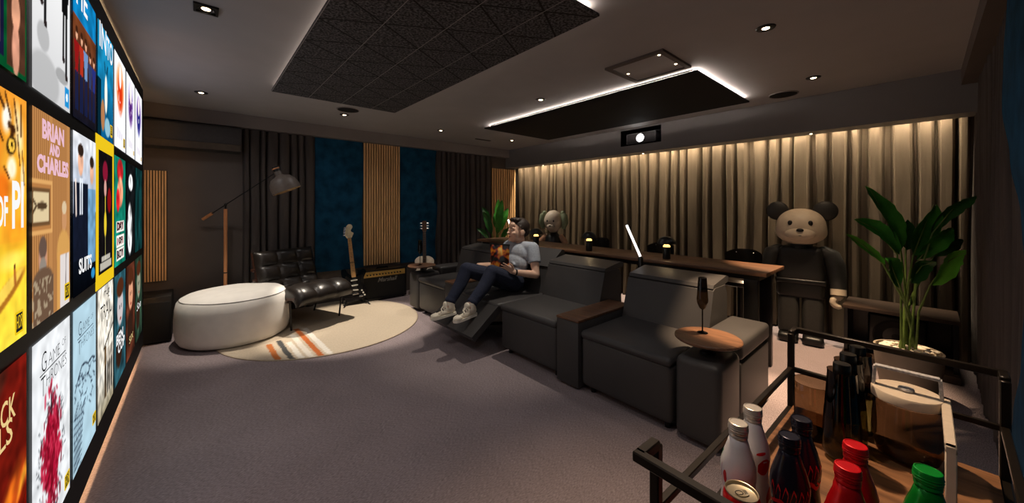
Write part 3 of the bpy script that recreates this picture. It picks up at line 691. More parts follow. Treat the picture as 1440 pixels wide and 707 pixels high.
bm = bmesh.new(); bb(bm, XS - .045, XS - .003, .8, 4.72, .125, 2.465, bev=.003, seg=1); obj('bezel', bm, 'screen_black', scr)
def poster(pic, y0, y1, z0, z1, x, name='film_poster', label=None):
    vs = []; cs = []
    for j in range(NV + 1):
        for i in range(NU + 1): vs.append((x, y0 + (y1 - y0) * i / NU, z0 + (z1 - z0) * j / NV))
    fs = [(j * (NU + 1) + i, j * (NU + 1) + i + 1, (j + 1) * (NU + 1) + i + 1, (j + 1) * (NU + 1) + i) for j in range(NV) for i in range(NU)]
    me = bpy.data.meshes.new(name); me.from_pydata(vs, [], fs)
    c = np.clip(pic.c, 0, 1).reshape(-1, 3) ** 1.2 * .95; c = np.where(c <= .04045, c / 12.92, ((c + .055) / 1.055) ** 2.4)
    ca = me.color_attributes.new('pat', 'FLOAT_COLOR', 'POINT'); ca.data.foreach_set('color', np.concatenate([c, np.ones((len(c), 1))], 1).ravel())
    me.materials.append(M['poster_light']); me.transform(wm(scr).inverted())
    o = bpy.data.objects.new(name, me); COL.objects.link(o); o.parent = scr
    if label: o['label'] = label
    return o
PL = {(-1, 1): 'orange tiger eye poster reading OF PI', (0, 1): 'wood panelled poster reading BRIAN AND CHARLES', (1, 1): 'poster of two men in suits reading SUITS', (2, 1): 'dark poster with a yellow highlight frame',
      (0, 2): 'white GAME OF THRONES poster with crimson strokes', (1, 2): 'pale blue GAME OF THRONES poster', (-1, 2): 'dark red canyon poster', (-1, 0): 'green framed poster of several faces', (0, 0): 'white poster with dark legs', (1, 0): 'poster of a group under a blue sky'}
PO = {}
for (k, r), pic in POST.items():
    y0 = SY0 + SP * k; z0, z1 = ROWS[r]
    if (k, r) == (2, 1):
        bm = bmesh.new(); bb(bm, XS - .004, XS - .0005, y0 - .03, y0 + SWD + .035, z0 - .05, z1 + .055); obj('highlight_frame', bm, 'ink_yellow', scr)
        y0, y1, z0, z1 = y0 + .02, y0 + SWD - .02, z0 + .02, z1 - .02
    else: y1 = y0 + SWD
    PO[(k, r)] = poster(pic, y0, y1, z0, z1, XS + .0005, 'film_poster', PL.get((k, r)))
def stext(k, r, s, u, v, h, m, wd=None, rot=0, bold=0.0, shear=0, name='title_text'):
    y0 = SY0 + SP * k; z0, z1 = ROWS[r]; y = y0 + u * SWD; z = z0 + v * (z1 - z0)
    me = text_mesh(s, h / .7, bold=bold, shear=shear)
    xs = [q.co.x for q in me.vertices]; cur = max(xs) - min(xs); cx = (max(xs) + min(xs)) / 2
    ys = [q.co.y for q in me.vertices]; cy = (max(ys) + min(ys)) / 2
    sx = (wd / cur) if wd else 1
    for q in me.vertices: q.co.x = (q.co.x - cx) * sx; q.co.y -= cy
    mt = Matrix.Translation((XS + .0012, y, z)) @ Matrix(((0, 0, 1, 0), (1, 0, 0, 0), (0, 1, 0, 0), (0, 0, 0, 1))) @ Matrix.Rotation(rot, 4, 'Z')
    me.transform(mt); me.materials.clear(); me.materials.append(M[m])
    o = bpy.data.objects.new(name, me); COL.objects.link(o); p = PO[(k, r)]; o.parent = p; me.transform(wm(p).inverted())
def badge(k, r, u, v, s='HDR', h=.03, w_=.06):
    y0 = SY0 + SP * k; z0, z1 = ROWS[r]; y = y0 + u * SWD; z = z0 + v * (z1 - z0); p = PO[(k, r)]
    bm = bmesh.new(); bb(bm, XS + .0006, XS + .0014, y - w_ / 2, y + w_ / 2, z - h * .95, z + h * .95); obj('badge', bm, 'ink_black', p)
    bm = bmesh.new()
    for a in (-1, 1): bb(bm, XS + .0008, XS + .0018, y - w_ / 2, y + w_ / 2, z + a * h * .95 - .003, z + a * h * .95 + .003); bb(bm, XS + .0008, XS + .0018, y + a * w_ / 2 - .003, y + a * w_ / 2 + .003, z - h * .95, z + h * .95)
    obj('badge_frame', bm, 'ink_yellow', p)
    y_ = XS
    me = text_mesh(s, h * 1.25 / .7); xs = [q.co.x for q in me.vertices]; cur = max(xs) - min(xs); cx = (max(xs) + min(xs)) / 2
    for q in me.vertices: q.co.x = (q.co.x - cx) * (w_ * .82 / cur)
    me.transform(Matrix.Translation((XS + .0022, y, z)) @ Matrix(((0, 0, 1, 0), (1, 0, 0, 0), (0, 1, 0, 0), (0, 0, 0, 1))))
    me.materials.clear(); me.materials.append(M['ink_yellow']); o = bpy.data.objects.new('badge_text', me); COL.objects.link(o); o.parent = p; me.transform(wm(p).inverted())
stext(-1, 1, 'OF', .585, .53, .075, 'ink_white', .075, bold=.003); stext(-1, 1, 'PI', .84, .555, .125, 'ink_white', .085, bold=.005)
badge(-1, 1, .86, .07, h=.03, w_=.055)
stext(0, 1, 'BRIAN', .51, .92, .058, 'ink_pink', .25, bold=.004); stext(0, 1, 'AND', .53, .835, .036, 'ink_pink', .12, bold=.003); stext(0, 1, 'CHARLES', .52, .75, .052, 'ink_pink', .36, bold=.004)
badge(0, 1, .9, .07)
stext(1, 1, 'SUITS', .5, .17, .06, 'ink_white', .24, bold=.003)
stext(2, 0, 'IN', .3, .9, .13, 'ink_white', .18, bold=.003); stext(2, 0, 'TO', .75, .88, .12, 'ink_white', .18, bold=.003)
stext(1, 0, 'HE', .35, .93, .12, 'ink_white', .2, bold=.003)
stext(-1, 2, 'CK', .68, .83, .065, 'ink_gold', .10, bold=.001); stext(-1, 2, 'LS', .64, .745, .065, 'ink_gold', .09, bold=.001)
for k, sc_ in ((0, 1), (1, .92)):
    m_ = 'ink_black' if k == 0 else 'ink_slate'; o_ = 0 if k == 0 else .02
    stext(k, 2, 'G', .26, .88 - o_, .068 * sc_, m_, .05, bold=-.0012); stext(k, 2, 'AME', .52, .87 - o_, .044 * sc_, m_, .13, bold=-.0012); stext(k, 2, 'OF', .80, .885 - o_, .026 * sc_, m_, .05, bold=-.0006)
    stext(k, 2, 'T', .24, .765 - o_, .068 * sc_, m_, .045, bold=-.0012); stext(k, 2, 'HRONES', .6, .778 - o_, .044 * sc_, m_, .24, bold=-.0012)
    y0 = SY0 + SP * k; z0, z1 = ROWS[2]; zc = z0 + (.825 - o_) * (z1 - z0)
    bm = bmesh.new(); bb(bm, XS + .0006, XS + .0016, y0 + .07, y0 + .36, zc - .0012, zc + .0012); obj('title_rule', bm, m_, PO[(k, 2)])
badge(0, 2, .9, .08, h=.026); badge(1, 2, .9, .12, h=.024)
stext(2, 2, 'THE', .55, .92, .05, 'ink_black', .14); stext(2, 2, 'TRAIL', .5, .8, .08, 'ink_black', .3); stext(2, 2, '1', .55, .68, .04, 'ink_black', .02)
stext(3, 2, 'BEN', .45, .6 - .2, .06, 'ink_white', .26, bold=.003); stext(3, 2, 'COP', .6, .3, .06, 'ink_white', .26, bold=.003)
stext(5, 2, 'Soa', .5, .4, .06, 'ink_white', .26, shear=.3); stext(4, 2, 'SIX', .55, .18, .05, 'ink_gold', .2)
stext(3, 1, 'DAY', .5, .36, .05, 'ink_black', .26, bold=.003); stext(3, 1, 'OF', .5, .225, .04, 'ink_black', .14, bold=.003); stext(3, 1, 'BOY', .5, .1, .05, 'ink_black', .26, bold=.003)
badge(3, 0, .86, .1); badge(2, 0, .86, .12)
# ledge LED behind the screen (warm strip shining on wall, floor and ceiling)
bm = bmesh.new(); bb(bm, XW + .02, XW + .035, .85, 4.67, .265, .28); bb(bm, XW + .02, XW + .035, .85, 4.67, 2.38, 2.395); bb(bm, XW + .02, XW + .035, 4.655, 4.67, .215, 2.38); obj('back_light_strip', bm, 'led_warm', scr)
area('screen_glow_floor', (XW + .025, 2.8, .262), (0, 0, R(90)), 3.7, .012, 15, (1, .62, .32))
area('screen_glow_ceiling', (XW + .04, 2.8, 2.43), (R(180), 0, R(90)), 3.7, .02, 6.0, (1, .66, .36))
area('screen_glow_side', (XW + .04, 4.68, 1.3), (R(90), 0, R(180)), .03, 2.1, 5.0, (1, .62, .32))

# ------------------------------------------------------------------ sofa
sofa = thing('recliner_sofa', 'long dark grey leather recliner sofa with four seats facing the screen', 'sofa', (2.6, 2.7, 0))
def seat_module(y0, y1, recl=False):
    g = .008; y0 += g; y1 -= g
    if not recl:
        bm = bmesh.new(); bb(bm, 2.165, 3.0, y0, y1, .055, .425, bev=.035, seg=3); obj('seat_base', bm, 'leather', sofa)
        bm = bmesh.new(); bb(bm, 2.15, 2.86, y0, y1, .405, .468, bev=.03, seg=3); obj('seat_cushion', bm, 'leather', sofa)
    else:
        bm = bmesh.new(); bb(bm, 2.36, 3.0, y0, y1, .055, .425, bev=.03, seg=3); obj('seat_base', bm, 'leather', sofa)
        bm = bmesh.new(); bb(bm, 2.14, 2.9, y0, y1, .395, .46, bev=.03, seg=3); obj('seat_cushion', bm, 'leather', sofa)
        a = Vector((2.155, 0, .445)); b = Vector((1.845, 0, .215)); d = (b - a); L = d.length; d.normalize(); n = Vector((d.z, 0, -d.x)); n = -n if n.z < 0 else n
        bm = bmesh.new(); prism(bm, [(0, 0), (L, 0), (L, -.06), (0, -.07)], lambda u, v, w: Vector((a.x, y0 + w, a.z)) + d * u + n * v, y1 - y0); bevel_all(bm, .02, 3); obj('footrest', bm, 'leather', sofa)
        for yy in (y0 + .12, y1 - .12):
            bm = bmesh.new(); bar(bm, (2.42, yy, .2), (2.0, yy, .27), .02, .03); bar(bm, (2.3, yy, .38), (2.05, yy, .2), .02, .03); obj('footrest_linkage', bm, 'black_metal', sofa)
    bm = bmesh.new()
    pr = [(2.72, .43), (2.825, .775), (2.86, .79), (3.06, .79), (3.1, .72), (3.1, .1), (2.86, .1), (2.86, .43)] if not recl else [(2.76, .40), (2.875, .735), (2.99, .72), (3.08, .6), (3.1, .1), (2.88, .1), (2.88, .40)]
    prism(bm, pr, lambda u, v, w: Vector((u, y0 + w, v)), y1 - y0); bevel_all(bm, .022, 3); obj('backrest', bm, 'leather', sofa)
    bm = bmesh.new()
    pr = [(2.83, .79), (2.845, .815), (3.10, .855), (3.14, .845), (3.14, .805), (2.85, .765)] if not recl else [(2.86, .735), (3.075, .905), (3.11, .90), (3.12, .86), (2.99, .70), (2.9, .70)]
    prism(bm, pr, lambda u, v, w: Vector((u, y0 + .004 + w, v)), y1 - y0 - .008); bevel_all(bm, .012, 3); obj('headrest', bm, 'leather', sofa)
    for xx in (2.4 if recl else 2.24, 2.96):
        for yy in (y0 + .06, y1 - .06):
            bm = bmesh.new(); cyl(bm, (xx, yy, 0), (xx, yy, .06), .018, 12); obj('foot', bm, 'black_plastic', sofa)
seat_module(1.0, 1.705); seat_module(1.93, 2.655); seat_module(2.66, 3.445, True); seat_module(3.655, 4.35)
for y0, y1 in ((1.71, 1.925), (3.45, 3.65)):
    bm = bmesh.new(); bb(bm, 2.15, 2.87, y0, y1, .02, .512, bev=.006); obj('console_arm', bm, 'leather', sofa)
    bm = bmesh.new(); bb(bm, 2.147, 2.873, y0 - .002, y1 + .002, .5125, .532, bev=.004); obj('wooden_arm_top', bm, 'walnut', sofa)
for y0, y1 in ((.735, .99), (4.36, 4.62)):
    bm = bmesh.new(); bb(bm, 2.16, 2.50, y0, y1, .03, .505, bev=.04, seg=4); obj('arm_front', bm, 'leather', sofa)
    bm = bmesh.new(); bb(bm, 2.49, 3.1, y0, y1, .03, .44, bev=.02, seg=3); obj('arm_rear', bm, 'leather', sofa)
    bm = bmesh.new(); bb(bm, 2.50, 3.11, y0 - .004, y1, .44, .555, bev=.03, seg=4); obj('arm_cushion', bm, 'leather', sofa)
# tray tables on arms
def tray(x, y, label, rz=0):
    t = thing('round_tray', label, 'tray', (x, y, .505), rz, 'wooden trays on the sofa arms')
    bm = bmesh.new(); lathe(bm, [(.0, .078), (.178, .078), (.184, .083), (.184, .092), (.179, .096), (0, .096)], 48); obj('tray_top', bm, 'walnut', t, local=True)
    bm = bmesh.new(); lathe(bm, [(.045, .0005), (.045, .01), (.022, .016), (.02, .078)], 24); lathe(bm, [(.06, .07), (.06, .078)], 24); obj('pivot', bm, 'black_metal', t, local=True)
    return t
tray(2.34, .868, 'round wooden tray on the near sofa arm holding the smoked goblet')
tray(2.27, 4.46, 'round wooden tray on the far sofa arm beside the acoustic guitar')
# reading lights
def reading(y, label):
    t = thing('reading_light', label, 'lamp', (3.2, y, .0), 0, 'tube reading lights behind the sofa')
    bm = bmesh.new(); tube(bm, [(0, 0, 0), (0, 0, .72)], .008, 10); cyl(bm, (0, 0, 0), (0, 0, .012), .05, 20); obj('stand', bm, 'black_metal', t, local=True)
    bm = bmesh.new(); bb(bm, -.022, .022, -.018, .018, .72, .905, bev=.005); obj('battery_post', bm, 'black_plastic', t, local=True)
    bm = bmesh.new(); tube(bm, [(0, 0, .905), (0, .15, 1.205)], .011, 14); obj('light_tube', bm, 'tube_light', t, local=True)
    bm = bmesh.new(); tube(bm, [(0.0, .150, 1.2055), (0, .155, 1.215)], .0125, 12); tube(bm, [(0, -.003, .898), (0, .003, .91)], .014, 12); obj('end_cap', bm, 'black_plastic', t, local=True)
reading(1.79, 'bright slanted tube light rising behind the two nearest sofa backs'); reading(3.6, 'bright slanted tube light half hidden behind the seated man')

# ------------------------------------------------------------------ bar table
bt = thing('bar_table', 'long walnut bar table on black steel legs behind the sofa', 'table', (3.57, 2.7, 0))
bm = bmesh.new(); bb(bm, 3.3, 3.84, .8, 4.62, .845, .875, bev=.003); obj('tabletop', bm, 'walnut', bt)
bm = bmesh.new()
bb(bm, 3.36, 3.78, .86, 4.56, .8, .8445); obj('apron_frame', bm, 'black_metal', bt)
for yy in (.92, 2.7, 4.48):
    for xx in (3.38, 3.76):
        bm = bmesh.new(); bb(bm, xx - .025, xx + .025, yy - .05, yy + .05, 0, .8, bev=.003); obj('leg', bm, 'black_metal', bt)
bm = bmesh.new(); bb(bm, 3.365, 3.395, .97, 4.43, .3, .33); obj('footrail', bm, 'black_metal', bt)
# stools
def stool(y, label):
    t = thing('bar_stool', label, 'stool', (4.12, y, 0), 0, 'bar stools behind the bar table')
    bm = bmesh.new(); lathe(bm, [(0, .6), (.15, .6), (.18, .615), (.185, .65), (.16, .672), (0, .675)], 28); obj('seat', bm, 'chair_leather', t, local=True)
    bm = bmesh.new(); lathe(bm, [(0, 0), (.2, 0), (.2, .012), (.03, .03), (.025, .6)], 28); obj('pedestal', bm, 'black_metal', t, local=True)
    bm = bmesh.new(); lathe(bm, [(.165, .2), (.165, .215)], 24, capb=False, capt=False)
    tube(bm, [(.15 * math.cos(a), .15 * math.sin(a), .22) for a in [2 * PI * k / 24 for k in range(25)]], .009, 8, cap=False); bar(bm, (-.15, 0, .22), (.15, 0, .22), .012); obj('foot_ring', bm, 'black_metal', t, local=True)
    bm = bmesh.new(); n = 16; rows = []
    for j, z in enumerate((.72, .76, .86, .93, .95)):
        r0 = .19; row = []
        for k in range(n + 1):
            a = -R(62) + R(124) * k / n; zz = z - (.05 * abs(2 * k / n - 1) ** 2.5 if j > 2 else 0); row.append(bm.verts.new((r0 * math.cos(a), r0 * math.sin(a), zz)))
        rows.append(row)
    for j in range(4):
        for k in range(n): bm.faces.new([rows[j][k], rows[j][k + 1], rows[j + 1][k + 1], rows[j + 1][k]])
    bmesh.ops.solidify(bm, geom=bm.faces[:], thickness=.02); obj('backrest', bm, 'chair_leather', t, local=True)
    for a in (-.5, .5):
        bm = bmesh.new(); tube(bm, [(.13 * math.cos(a), .13 * math.sin(a), .63), (.2 * math.cos(a), .2 * math.sin(a), .66), (.21 * math.cos(a), .21 * math.sin(a), .8)], .009, 8); obj('back_bracket', bm, 'black_metal', t, local=True)
        bm = bmesh.new(); ell(bm, (.165 * math.cos(a), .165 * math.sin(a), .915), (.008, .008, .008), u=10, v=8); obj('stud', bm, 'steel', t, local=True)
stool(1.22, 'dark bar stool nearest the bear figure'); stool(2.1, 'dark bar stool behind the middle of the bar table, by the right hand lamp'); stool(2.98, 'dark bar stool behind the bar table beside the cream headed figure')
# table lamps
def cordless(x, y, label):
    t = thing('table_lamp', label, 'lamp', (x, y, .875), 0, 'black mushroom lamps on the bar table')
    bm = bmesh.new(); lathe(bm, [(0, 0), (.034, 0), (.036, .004), (.036, .112), (.032, .118), (0, .118)], 28)
    obj('base', bm, 'black_metal', t, local=True)
    bm = bmesh.new(); lathe(bm, [(.034, .1185), (.03, .132), (.012, .15), (0, .156)], 24); obj('glow_cone', bm, 'cone_glow', t, local=True)
    bm = bmesh.new(); cyl(bm, (0, 0, .15), (0, 0, .17), .004, 8); obj('stem', bm, 'black_metal', t, local=True)
    bm = bmesh.new()
    pr = [(.088, .152), (.089, .157), (.08, .182), (.06, .205), (.035, .219), (0, .224)]
    lathe(bm, pr + [], 32, capb=False); lathe(bm, [(r_ * .95, z_ - .003) for r_, z_ in pr], 32, capb=False); obj('shade', bm, 'black_metal', t, local=True)
    l = bpy.data.lights.new('lamp_bulb', 'POINT'); l.energy = .45; l.color = (1, .72, .4); l.shadow_soft_size = .02; o = bpy.data.objects.new('lamp_bulb', l); COL.objects.link(o); o.location = (x, y, .875 + .165)
cordless(3.39, 3.40, 'small black cordless lamp on the bar table beside the man\'s head'); cordless(3.42, 2.56, 'small black cordless lamp at the middle of the bar table'); cordless(3.48, 1.67, 'small black cordless lamp on the bar table right of the slanted tube light')
# ------------------------------------------------------------------ rug, pouf
RC = (1.15, 4.66); RR = 1.04
rug_bm = bmesh.new(); lay = None
bm = bmesh.new(); n = 120; NR = 60
cent = bm.verts.new((RC[0], RC[1], .012)); prev = None; rings = []
for j in range(1, NR + 1):
    r = RR * j / NR; rings.append([bm.verts.new((RC[0] + r * math.cos(2 * PI * k / 360), RC[1] + r * math.sin(2 * PI * k / 360), .012 - (.004 if j == NR else 0))) for k in range(360)])
for k in range(360): bm.faces.new([cent, rings[0][k], rings[0][(k + 1) % 360]])
for a, b in zip(rings[:-1], rings[1:]):
    for k in range(360): bm.faces.new([a[k], b[k], b[(k + 1) % 360], a[(k + 1) % 360]])
low = [bm.verts.new((v.co.x, v.co.y, .0005)) for v in rings[-1]]
for k in range(360): bm.faces.new([rings[-1][k], low[k], low[(k + 1) % 360], rings[-1][(k + 1) % 360]])
rug = obj('round_rug', bm, 'rug', ang=60); tag(rug, 'large round beige rug with orange, grey and white stripes under the lounge chair', 'rug')
ca = rug.data.color_attributes.new('pat', 'FLOAT_COLOR', 'POINT')
def rugcol(x, y):
    c = (208, 192, 170); r = math.hypot(x - RC[0], y - RC[1])
    if r > RR * .985: return (190, 172, 150)
    # stripes run roughly along Y, laid side by side along X, each with its own length
    for x0, x1, y1, col in RSTR:
        q = x + (y - 4.1) * .03
        if x0 < q < x1 and y < y1: return col
    return c
RSTR = [(.505, .553, 4.31, (196, 116, 64)), (.60, .645, 4.36, (84, 84, 84)), (.67, .715, 4.25, (238, 232, 222)), (.74, .79, 4.48, (232, 224, 212)), (.815, .865, 4.65, (196, 108, 58)), (.89, .94, 4.61, (236, 230, 220))]
bmr = rug.data
vals = np.ones((len(bmr.vertices), 4), dtype=np.float32)
for i, v in enumerate(bmr.vertices): vals[i, :3] = lin(rugcol(v.co.x, v.co.y))
ca.data.foreach_set('color', vals.ravel())

t = thing('pouf', 'large round off white pouf standing in front of the floor lamp', 'pouf', (.30, 4.87, 0))
bm = bmesh.new(); pr = [(r * 1.03, z) for r, z in [(0, .012), (.37, .012), (.425, .016), (.448, .03), (.468, .07), (.48, .16), (.482, .25), (.476, .36), (.46, .43), (.44, .455)]]
lathe(bm, pr, 72, capt=False)
for v in bm.verts:
    a = math.atan2(v.co.y, v.co.x); k = 1 + .012 * noise.noise(Vector((math.cos(a) * 2.5, math.sin(a) * 2.5, v.co.z * 5))); v.co.x *= k; v.co.y *= k
obj('side_panel', bm, 'pouf_fabric', t, local=True, ang=60)
bm = bmesh.new(); lathe(bm, [(.453, .456), (.41, .482), (.33, .500), (.2, .510), (0, .513)], 72, capb=False)
for v in bm.verts: v.co.z += .008 * noise.noise(v.co * 5)
obj('top_panel', bm, 'pouf_fabric', t, local=True, ang=60)
for r, z in ((.454, .456), (.438, .018)):
    bm = bmesh.new(); tube(bm, [(r * math.cos(2 * PI * k / 72), r * math.sin(2 * PI * k / 72), z) for k in range(73)], .0035, 6, cap=False); obj('piping', bm, 'pouf_piping', t, local=True)

# ------------------------------------------------------------------ floor lamp
t = thing('floor_lamp', 'tall floor lamp with wooden pole and grey bell shade behind the pouf', 'lamp', (.236, 5.45, 0))
P = lambda x, y, z: Vector((x, y, z))
bm = bmesh.new(); lathe(bm, [(0, 0), (.14, 0), (.14, .012), (.02, .02), (.018, .04)], 36, c=(.236, 5.48, 0)); obj('base', bm, 'black_metal', t)
bm = bmesh.new(); cyl(bm, (.236, 5.47, .03), (.236, 5.42, 1.36), .0185, 20); obj('pole', bm, 'lamp_wood', t)
bm = bmesh.new(); cyl(bm, (.236, 5.449, .60), (.236, 5.448, .612), .0195, 20); obj('pole_joint', bm, 'black_metal', t)
J = P(.236, 5.42, 1.41)
bm = bmesh.new(); cyl(bm, (.236, 5.42, 1.355), J, .009, 12); ell(bm, J, (.016, .016, .02)); obj('pivot', bm, 'black_metal', t)
SHD = P(.70, 5.14, 1.80); D = (SHD - J)
bm = bmesh.new(); tube(bm, [J - D * .32, J, SHD - D * .04], .0055, 8); obj('arm', bm, 'black_metal', t)
bm = bmesh.new(); tube(bm, [J - D * .26, J - D * .44], .017, 16); obj('counterweight', bm, 'lamp_wood', t)
ax = Vector((.42, -.12, -1)).normalized(); q = ax.to_track_quat('Z', 'Y').to_matrix()
sh0 = P(.70, 5.14, 1.84)
bm = bmesh.new(); lathe(bm, [(.035, .0), (.04, .08), (.05, .09), (.11, .115), (.145, .165), (.158, .225), (.16, .285), (.156, .285), (.152, .225), (.139, .168), (.105, .12), (.03, .09)], 40, c=sh0, mtx=q, capb=False, capt=False)
obj('shade', bm, ['lamp_grey'], t)
bm = bmesh.new(); lathe(bm, [(.1555, .284), (.1515, .225), (.1385, .168), (.104, .121), (.02, .1)], 40, c=sh0, mtx=q, capb=False, capt=True); obj('shade_lining', bm, 'lamp_inner', t)
bm = bmesh.new(); lathe(bm, [(.036, -.03), (.04, -.015), (.0405, 0), (.0405, .03), (.036, .03)], 24, c=sh0, mtx=q); obj('shade_cap', bm, 'black_metal', t)
bm = bmesh.new(); lathe(bm, [(.0415, -.012), (.0415, .002)], 24, c=sh0, mtx=q, capb=False, capt=False); obj('cap_ring', bm, 'lamp_wood', t)
bm = bmesh.new(); ell(bm, sh0 + ax * .16, (.032, .032, .036)); obj('bulb', bm, 'toy_cream', t)

# ------------------------------------------------------------------ lounge chair
def lounge():
    t = thing('lounge_chair', 'black tufted leather lounge chair on thin metal legs, between pouf and guitar', 'armchair', (.95, 4.98, 0), R(22))
    W = .71
    # profile (y, z) from front of seat to top of back in local space, front is -y
    prof = [(-.445, .30), (-.43, .345), (-.39, .375), (-.3, .385), (-.15, .365), (.0, .335), (.10, .32), (.17, .345), (.225, .40), (.265, .50), (.31, .62), (.35, .74), (.38, .845)]
    def samp(s):
        L = [0]
        for a, b in zip(prof[:-1], prof[1:]): L.append(L[-1] + math.dist(a, b))
        x = s * L[-1]
        for i in range(len(L) - 1):
            if x <= L[i + 1] + 1e-9:
                k = (x - L[i]) / (L[i + 1] - L[i]); a, b = prof[i], prof[i + 1]
                p = Vector((0, a[0] + (b[0] - a[0]) * k, a[1] + (b[1] - a[1]) * k)); break
        return p
    def pad(s0, s1, nu, nv, th):
        bm = bmesh.new(); A = nu * 9; B = nv * 9; top = []; bot = []
        for j in range(B + 1):
            s = s0 + (s1 - s0) * j / B; p = samp(s); d = samp(min(1, s + .02)) - samp(max(0, s - .02)); nrm = Vector((0, -d.z, d.y)).normalized()
            ra = []; rb = []
            for i in range(A + 1):
                u = i / A; x = (u - .5) * W; cu = abs(math.sin(PI * u * nu)); cv = abs(math.sin(PI * (j / B) * nv))
                edge = min(1, 12 * min(u, 1 - u)) ** .5 * min(1, 12 * min(j / B, 1 - j / B)) ** .5
                # tuft buttons at cell corners, folds between them
                h = th * (.35 + .65 * edge) * (.62 + .38 * (cu * cv) ** .45) + .004 * noise.noise(Vector((x * 14, s * 30, 3)))
                bow = 0
                ra.append(bm.verts.new(p + Vector((x, 0, 0)) + nrm * h)); rb.append(bm.verts.new(p + Vector((x, 0, 0)) - nrm * .012))
            top.append(ra); bot.append(rb)
        for Gd in (top, bot):
            for j in range(B):
                for i in range(A): bm.faces.new([Gd[j][i], Gd[j][i + 1], Gd[j + 1][i + 1], Gd[j + 1][i]])
        for j in range(B):
            for k in (0, A): bm.faces.new([top[j][k], top[j + 1][k], bot[j + 1][k], bot[j][k]])
        for i in range(A):
            for k in (0, B): bm.faces.new([top[k][i], top[k][i + 1], bot[k][i + 1], bot[k][i]])
        return bm
    obj('seat_cushion', pad(.0, .57, 3, 2, .125), 'chair_leather', t, local=True, ang=70)
    obj('back_cushion', pad(.54, 1, 3, 3, .095), 'chair_leather', t, local=True, ang=70)
    for sx in (-1, 1):
        bm = bmesh.new(); X = sx * .345
        pts = [(-.42, .375), (-.2, .345), (.02, .30), (.2, .29), (.28, .40), (.35, .6), (.43, .83)]; up = [(p[0] + .0, p[1] + (.03 if i < 4 else 0)) for i, p in enumerate(pts)]
        poly = pts + [(.40, .84), (.32, .61), (.24, .42), (.16, .33), (.0, .335), (-.2, .375), (-.42, .40)]
        prism(bm, poly, lambda u, v, w: Vector((X - .012 + w, u, v)), .024); obj('side_rail', bm, 'rosewood', t, local=True)
        for k, (y, z) in enumerate(((.33, .62), (.29, .5))):
            bm = bmesh.new(); bb(bm, X - .02 + sx * .012, X + .02 + sx * .012, y + .0, y + .06, z, z + .035, bev=.005); obj('strap_block', bm, 'rosewood', t, local=True)
        bm = bmesh.new(); tube(bm, [(sx * .33, -.29, .35), (sx * .30, -.27, .0)], .010, 12); obj('leg', bm, 'black_metal', t, local=True)
        bm = bmesh.new(); tube(bm, [(sx * .33, .13, .31), (sx * .31, .24, .0)], .010, 12); obj('leg', bm, 'black_metal', t, local=True)
    bm = bmesh.new(); bar(bm, (-.34, -.27, .335), (.34, -.27, .335), .035, .02); bar(bm, (-.34, .13, .295), (.34, .13, .295), .035, .02); bar(bm, (-.34, .40, .8), (.34, .40, .8), .02, .035); obj('cross_rails', bm, 'rosewood', t, local=True)
    return t
lounge()

